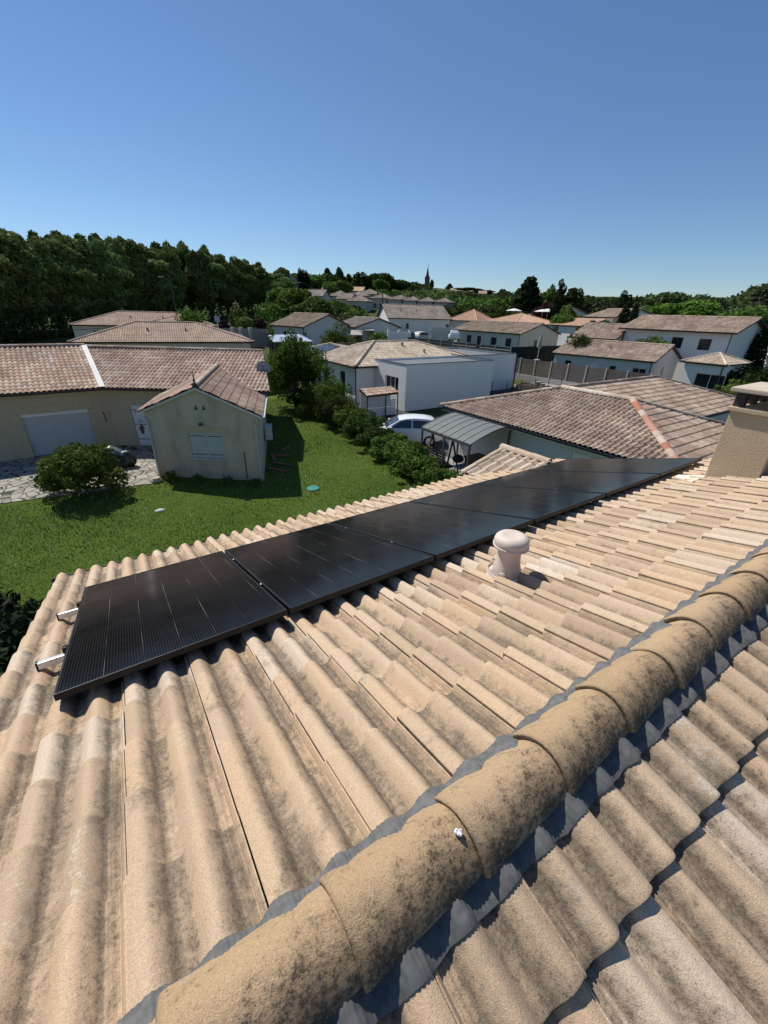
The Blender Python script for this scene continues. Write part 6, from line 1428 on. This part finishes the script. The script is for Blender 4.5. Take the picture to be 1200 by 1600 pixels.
a_, c_ = at(66, 637, 525.5), at(54, 799, 541.5); a_.z -= 1.8; c_.z -= 1.8
fence('panel_fence', 'long dark panel fence running from the joined houses to the cream house', a_, c_, 1.75, 2.4, M_BLKF, M_CONC, slats=5, gap=.07)
a_, c_ = at(54, 800, 541.5), at(58, 884, 539); a_.z -= 2.0; c_.z -= 2.0
fence('screen_fence', 'solid dark green screened fence below the right gable of the cream house', a_, c_, 1.95, 2.4, M_GRNF, M_BLKF, slats=2, solid=True)
a_, c_ = at(50, 750, 548), at(48, 806, 556); a_.z -= 1.6; c_.z -= 1.6
fence('panel_fence', 'short dark slatted fence behind the second white box', a_, c_, 1.5, 2, M_BLKF, M_CONC, slats=6, gap=.05)
fence('board_fence', 'dark wooden board fence at the back of the lawn behind the garden tree', (9.6, 35.2, 0), (15.2, 37.2, 0), 1.8, 1.9, M_WOODD, M_WOODD, slats=9, gap=.012)
a_, c_ = at(71, 675, 511.5), at(70, 711, 513); 
w0 = thing('garden_wall', 'plain beige garden wall between the joined houses and the cream house', 'wall', tuple((a_ + c_) / 2 - Z * 2)); b = MB(); b.beam(a_ - Z * 1.3, c_ - Z * 1.3, .2, 2.6); b.build('wall', W_CRM, w0); b = MB(); b.beam(a_ + Z * .03, c_ + Z * .03, .26, .06); b.build('coping', M_CONC, w0)
a_, c_ = at(60, 345, 513), at(56, 420, 514.5)
w0 = thing('garden_wall', 'grey block garden wall with gate pillars right of the tan roofed houses', 'wall', tuple((a_ + c_) / 2 - Z * 2)); b = MB(); b.beam(a_ - Z * 1.0, c_ - Z * 1.0, .2, 2.0); b.build('wall', simple('grey blocks', (.20, .20, .19), .9), w0)
for t_ in (.25, .42, .62):
    b = MB(); p_ = a_ + (c_ - a_) * t_; b.box(p_.x - .22, p_.x + .22, p_.y - .25, p_.y + .22, p_.z - 2.1, p_.z + .15); b.build('pillar', M_CONC, w0)
a_, c_ = at(66, 607, 518), at(66, 640, 519.5)
w0 = thing('garden_wall', 'low white wall with posts before the front door of the joined houses', 'wall', tuple((a_ + c_) / 2 - Z)); b = MB(); b.beam(a_ - Z * .5, c_ - Z * .5, .18, 1.0); b.build('wall', W_WHT, w0)
for t_ in (0, .5, 1):
    b = MB(); p_ = a_ + (c_ - a_) * t_; b.box(p_.x - .15, p_.x + .15, p_.y - .15, p_.y + .15, p_.z - 1, p_.z + .3); b.build('pillar', W_WHT, w0)
# wire fence posts by the second box
wf = thing('wire_fence', 'green wire mesh fence on thin posts beside the white boxes', 'fence', (30, 24.6, 0))
for i in range(6):
    b = MB(); b.tube([(28.0 + i * 1.6, 24.9 - i * .25, 0), (28.0 + i * 1.6, 24.9 - i * .25, 1.5)], .03, 6); b.build('post', M_PLAST, wf)
b = MB()
for k_ in range(6): b.tube([(28.0, 24.9, .2 + k_ * .24), (36.0, 23.65, .2 + k_ * .24)], .006, 4)
o = b.build('mesh', M_PLAST, wf)
# planter box with a pile of pale logs
pp = at(41.5, 835, 601); pl_ = thing('raised_bed', 'dark timber raised bed on the terrace left of the board fence', 'planter', (pp.x, pp.y, 0))
b = MB(); x_, y_ = pp.x, pp.y
for (x0, x1, y0, y1) in ((x_ - .7, x_ + .7, y_ - 1.5, y_ - 1.42), (x_ - .7, x_ + .7, y_ + 1.42, y_ + 1.5), (x_ - .7, x_ - .62, y_ - 1.42, y_ + 1.42), (x_ + .62, x_ + .7, y_ - 1.42, y_ + 1.42)):
    for i in range(3): b.box(x0, x1, y0, y1, i * .3, i * .3 + .28)
b.build('board', M_GWOOD, pl_); b = MB(); b.box(x_ - .61, x_ + .61, y_ - 1.41, y_ + 1.41, 0, .78); b.build('soil', simple('soil', (.05, .035, .025), 1), pl_)
rg = random.Random(9)
for i in range(12):
    a = rg.uniform(-.5, .5); z_ = .84 + (i // 5) * .17; cx_, cy_ = x_ + rg.uniform(-.3, .3), y_ - .9 + (i % 5) * .22 + (i // 5) * .1
    b = MB(); b.tube([(cx_ - .3 * math.cos(a), cy_ - .3 * math.sin(a), z_), (cx_ + .3 * math.cos(a), cy_ + .3 * math.sin(a), z_ + rg.uniform(-.02, .1))], rg.uniform(.06, .1), 7)
    o = b.build('log', simple('pale split log', (.42, .36, .29), .9) if i == 0 else bpy.data.materials['pale split log'], None); tag(o, 'pale split log in the heap on the dark raised bed', 'log', 'logs heaped on the raised bed')
def parasol(label, p, mat, closed=False, r=1.5, h=2.5):
    t_ = thing('parasol', label, 'parasol', tuple(p)); b = MB(); b.tube([tuple(p), tuple(Vector(p) + Z * h)], .03, 6); b.build('pole', M_ALU, t_)
    b = MB()
    if closed: b.lathe(p, [(.05, h * .42), (.22, h * .5), (.16, h * .8), (.03, h * 1.02)], 8)
    else: b.lathe(p, [(r, h * .82), (r * .55, h * .93), (.03, h * 1.02)], 8)
    b.build('canopy', mat, t_); b = MB(); b.lathe(p, [(.3, 0), (.3, .08), (.06, .12)], 10); b.build('base', M_CONC, t_)
M_CANV = simple('white canvas', (.75, .75, .73), .9)
parasol('folded grey parasol standing before the dark green fence', Vector((*at(47, 839, 563).xy, at(47, 839, 563).z)), simple('grey canvas', (.30, .29, .28), .9), True)
for lab, px, py, d_ in (('open white parasol beside the white gabled house', 801, 501, 100), ('open white parasol, the left one of the pair by the stepped brown roofs', 845, 503, 98), ('open white parasol, the right one of the pair by the stepped brown roofs', 853, 502, 99)):
    p = at(d_, px, py); parasol(lab, Vector((p.x, p.y, p.z)), M_CANV, False, 1.7, 2.3)
# open sheds
def shed(name, label, corners, drop, mat, posts=True, fill=None):
    c = sum((Vector(q) for q in corners), Vector()) / 4; s_ = thing(name, label, 'shed', (c.x, c.y, c.z - drop)); b = MB(); up = Z * .06
    b.add([Vector(q) for q in corners] + [Vector(q) + up for q in corners], [(0, 3, 2, 1), (4, 5, 6, 7), (0, 1, 5, 4), (1, 2, 6, 5), (2, 3, 7, 6), (3, 0, 4, 7)]); rf = b.build('roof', mat, s_)
    u = Vector(corners[1]) - Vector(corners[0]); v__ = Vector(corners[3]) - Vector(corners[0]); b = MB()
    for i in range(12):
        a = Vector(corners[0]) + u * (i + .5) / 12 + up; b.beam(a, a + v__, .04, .03)
    b.build('rib', mat, rf)
    for q in corners:
        q = c + (Vector(q) - c) * .93; b = MB(); b.box(q.x - .07, q.x + .07, q.y - .07, q.y + .07, c.z - drop - .5, q.z); b.build('post', M_WOODD, s_)
    q = [c + (Vector(z_) - c) * .86 for z_ in corners]; b = MB(); b.poly([(q[2].x, q[2].y, c.z - drop), (q[3].x, q[3].y, c.z - drop), (q[3].x, q[3].y, q[3].z), (q[2].x, q[2].y, q[2].z)]); b.poly([(q[1].x, q[1].y, c.z - drop), (q[2].x, q[2].y, c.z - drop), (q[2].x, q[2].y, q[2].z), (q[1].x, q[1].y, q[1].z)])
    b.build('wall', fill or M_WOODD, s_); return s_
shed('metal_roofed_shed', 'open lean-to shed with pale blue grey metal roof', [at(49, 427, 535), at(48, 489, 534), at(55, 467, 523), at(56, 418, 524)], 2.3, simple('pale metal sheet', (.50, .55, .60), .35, .5))
shed('garden_shed', 'small garden shed with pale grey roof right of the round green tree', [at(50, 547, 524), at(50, 566, 524), at(54, 560, 517), at(54, 549, 516.5)], 2.0, simple('grey felt roof', (.40, .38, .34), .8))
shed('veranda', 'low veranda with dark glazing at the end of the brown roofed wing', [at(66, 556, 516.5), at(65, 585, 517), at(68, 583, 513.5), at(69, 554, 513)], 2.2, simple('pinkish sheet', (.42, .35, .32), .6), fill=M_GLASS)
# street lamps, poles, cables and sign
def lamp(label, d_, pxb, pxt, pyt, arm):
    t_ = at(d_, pxt, pyt); z0 = zg(t_.x, t_.y); s_ = thing('street_lamp', label, 'street lamp', (t_.x, t_.y, z0)); b = MB(); e = ray(700, 480) - ray(600, 480); e = Vector((e[0], e[1], 0)).normalized()
    b.tube([(t_.x, t_.y, z0), (t_.x, t_.y, t_.z)], [.06, .035], 8); b.tube([t_ - Z * .05, t_ + Z * .4 + e * arm * .5, t_ + Z * .55 + e * arm], .03, 6); b.build('pole', simple('galvanised pole', (.10, .11, .115), .7, .1), s_)
    b = MB(); c = t_ + Z * .53 + e * arm; b.obox(c - Vector((0, .12, .02)), e * (1 if arm > 0 else -1), (0, 1, 0), Z, .5, .24, .09); b.build('lamp_head', simple('lamp housing', (.45, .47, .48), .4), s_); return t_
t1_ = lamp('grey street lamp standing before the wood, behind the tan roofed houses', 62, 272, 267, 441, -.9)
t2_ = lamp('street lamp above the shrubs left of the grey terraces', 76, 486, 485, 448, -1.6)
p = at(105, 598, 455); pw_ = thing('utility_pole', 'dark wooden utility pole before the grey terrace row', 'pole', (p.x, p.y, zg(p.x, p.y) - 1)); b = MB(); b.tube([(p.x, p.y, zg(p.x, p.y) - 1), tuple(p)], [.16, .11], 8); b.build('shaft', M_WOODD, pw_); b = MB(); b.beam(p - Z * .3 - Vector((.7, 0, 0)), p - Z * .3 + Vector((.7, 0, 0)), .1, .1); b.build('crossarm', M_WOODD, pw_)
for i, (ya, yb) in enumerate(((461, 441), (499, 470))):
    a_ = at(52, -120, ya + 4); c_ = t1_ - Z * (.6 + 3.0 * i); pts = [a_ + (c_ - a_) * (k_ / 16) - Z * (1.1 * 4 * (k_ / 16) * (1 - k_ / 16)) for k_ in range(17)]
    b = MB(); b.tube(pts, .03, 5); o = b.build('overhead_cable', M_PLAST, None); tag(o, ['upper overhead cable crossing before the wood at the left edge', 'lower overhead cable crossing before the wood at the left edge'][i], 'cable')
p = at(60, 339, 498); sg = thing('road_sign', 'small grey road sign on a pole before the wood', 'road sign', (p.x, p.y, zg(p.x, p.y))); b = MB(); b.tube([(p.x, p.y, zg(p.x, p.y)), (p.x, p.y, p.z + .3)], .04, 6); b.build('pole', M_ALU, sg)
b = MB(); b.box(p.x - .32, p.x + .32, p.y - .06, p.y - .045, p.z - .35, p.z + .3); b.build('plate', simple('grey blue plate', (.28, .34, .42), .5), sg)

wood_band('slope_wood', 'trees hiding the slope between the terraces and the church', [(560, 452, 205), (620, 453, 215), (680, 458, 220), (730, 462, 200)], L_MID, 21, 70, .9, 18000, 0)
wood_band('slope_wood', 'trees and bushes just above the grey terrace roofs', [(590, 458, 165), (650, 462, 160), (720, 466, 158)], L_FAR, 22, 40, .75, 10000, 0)
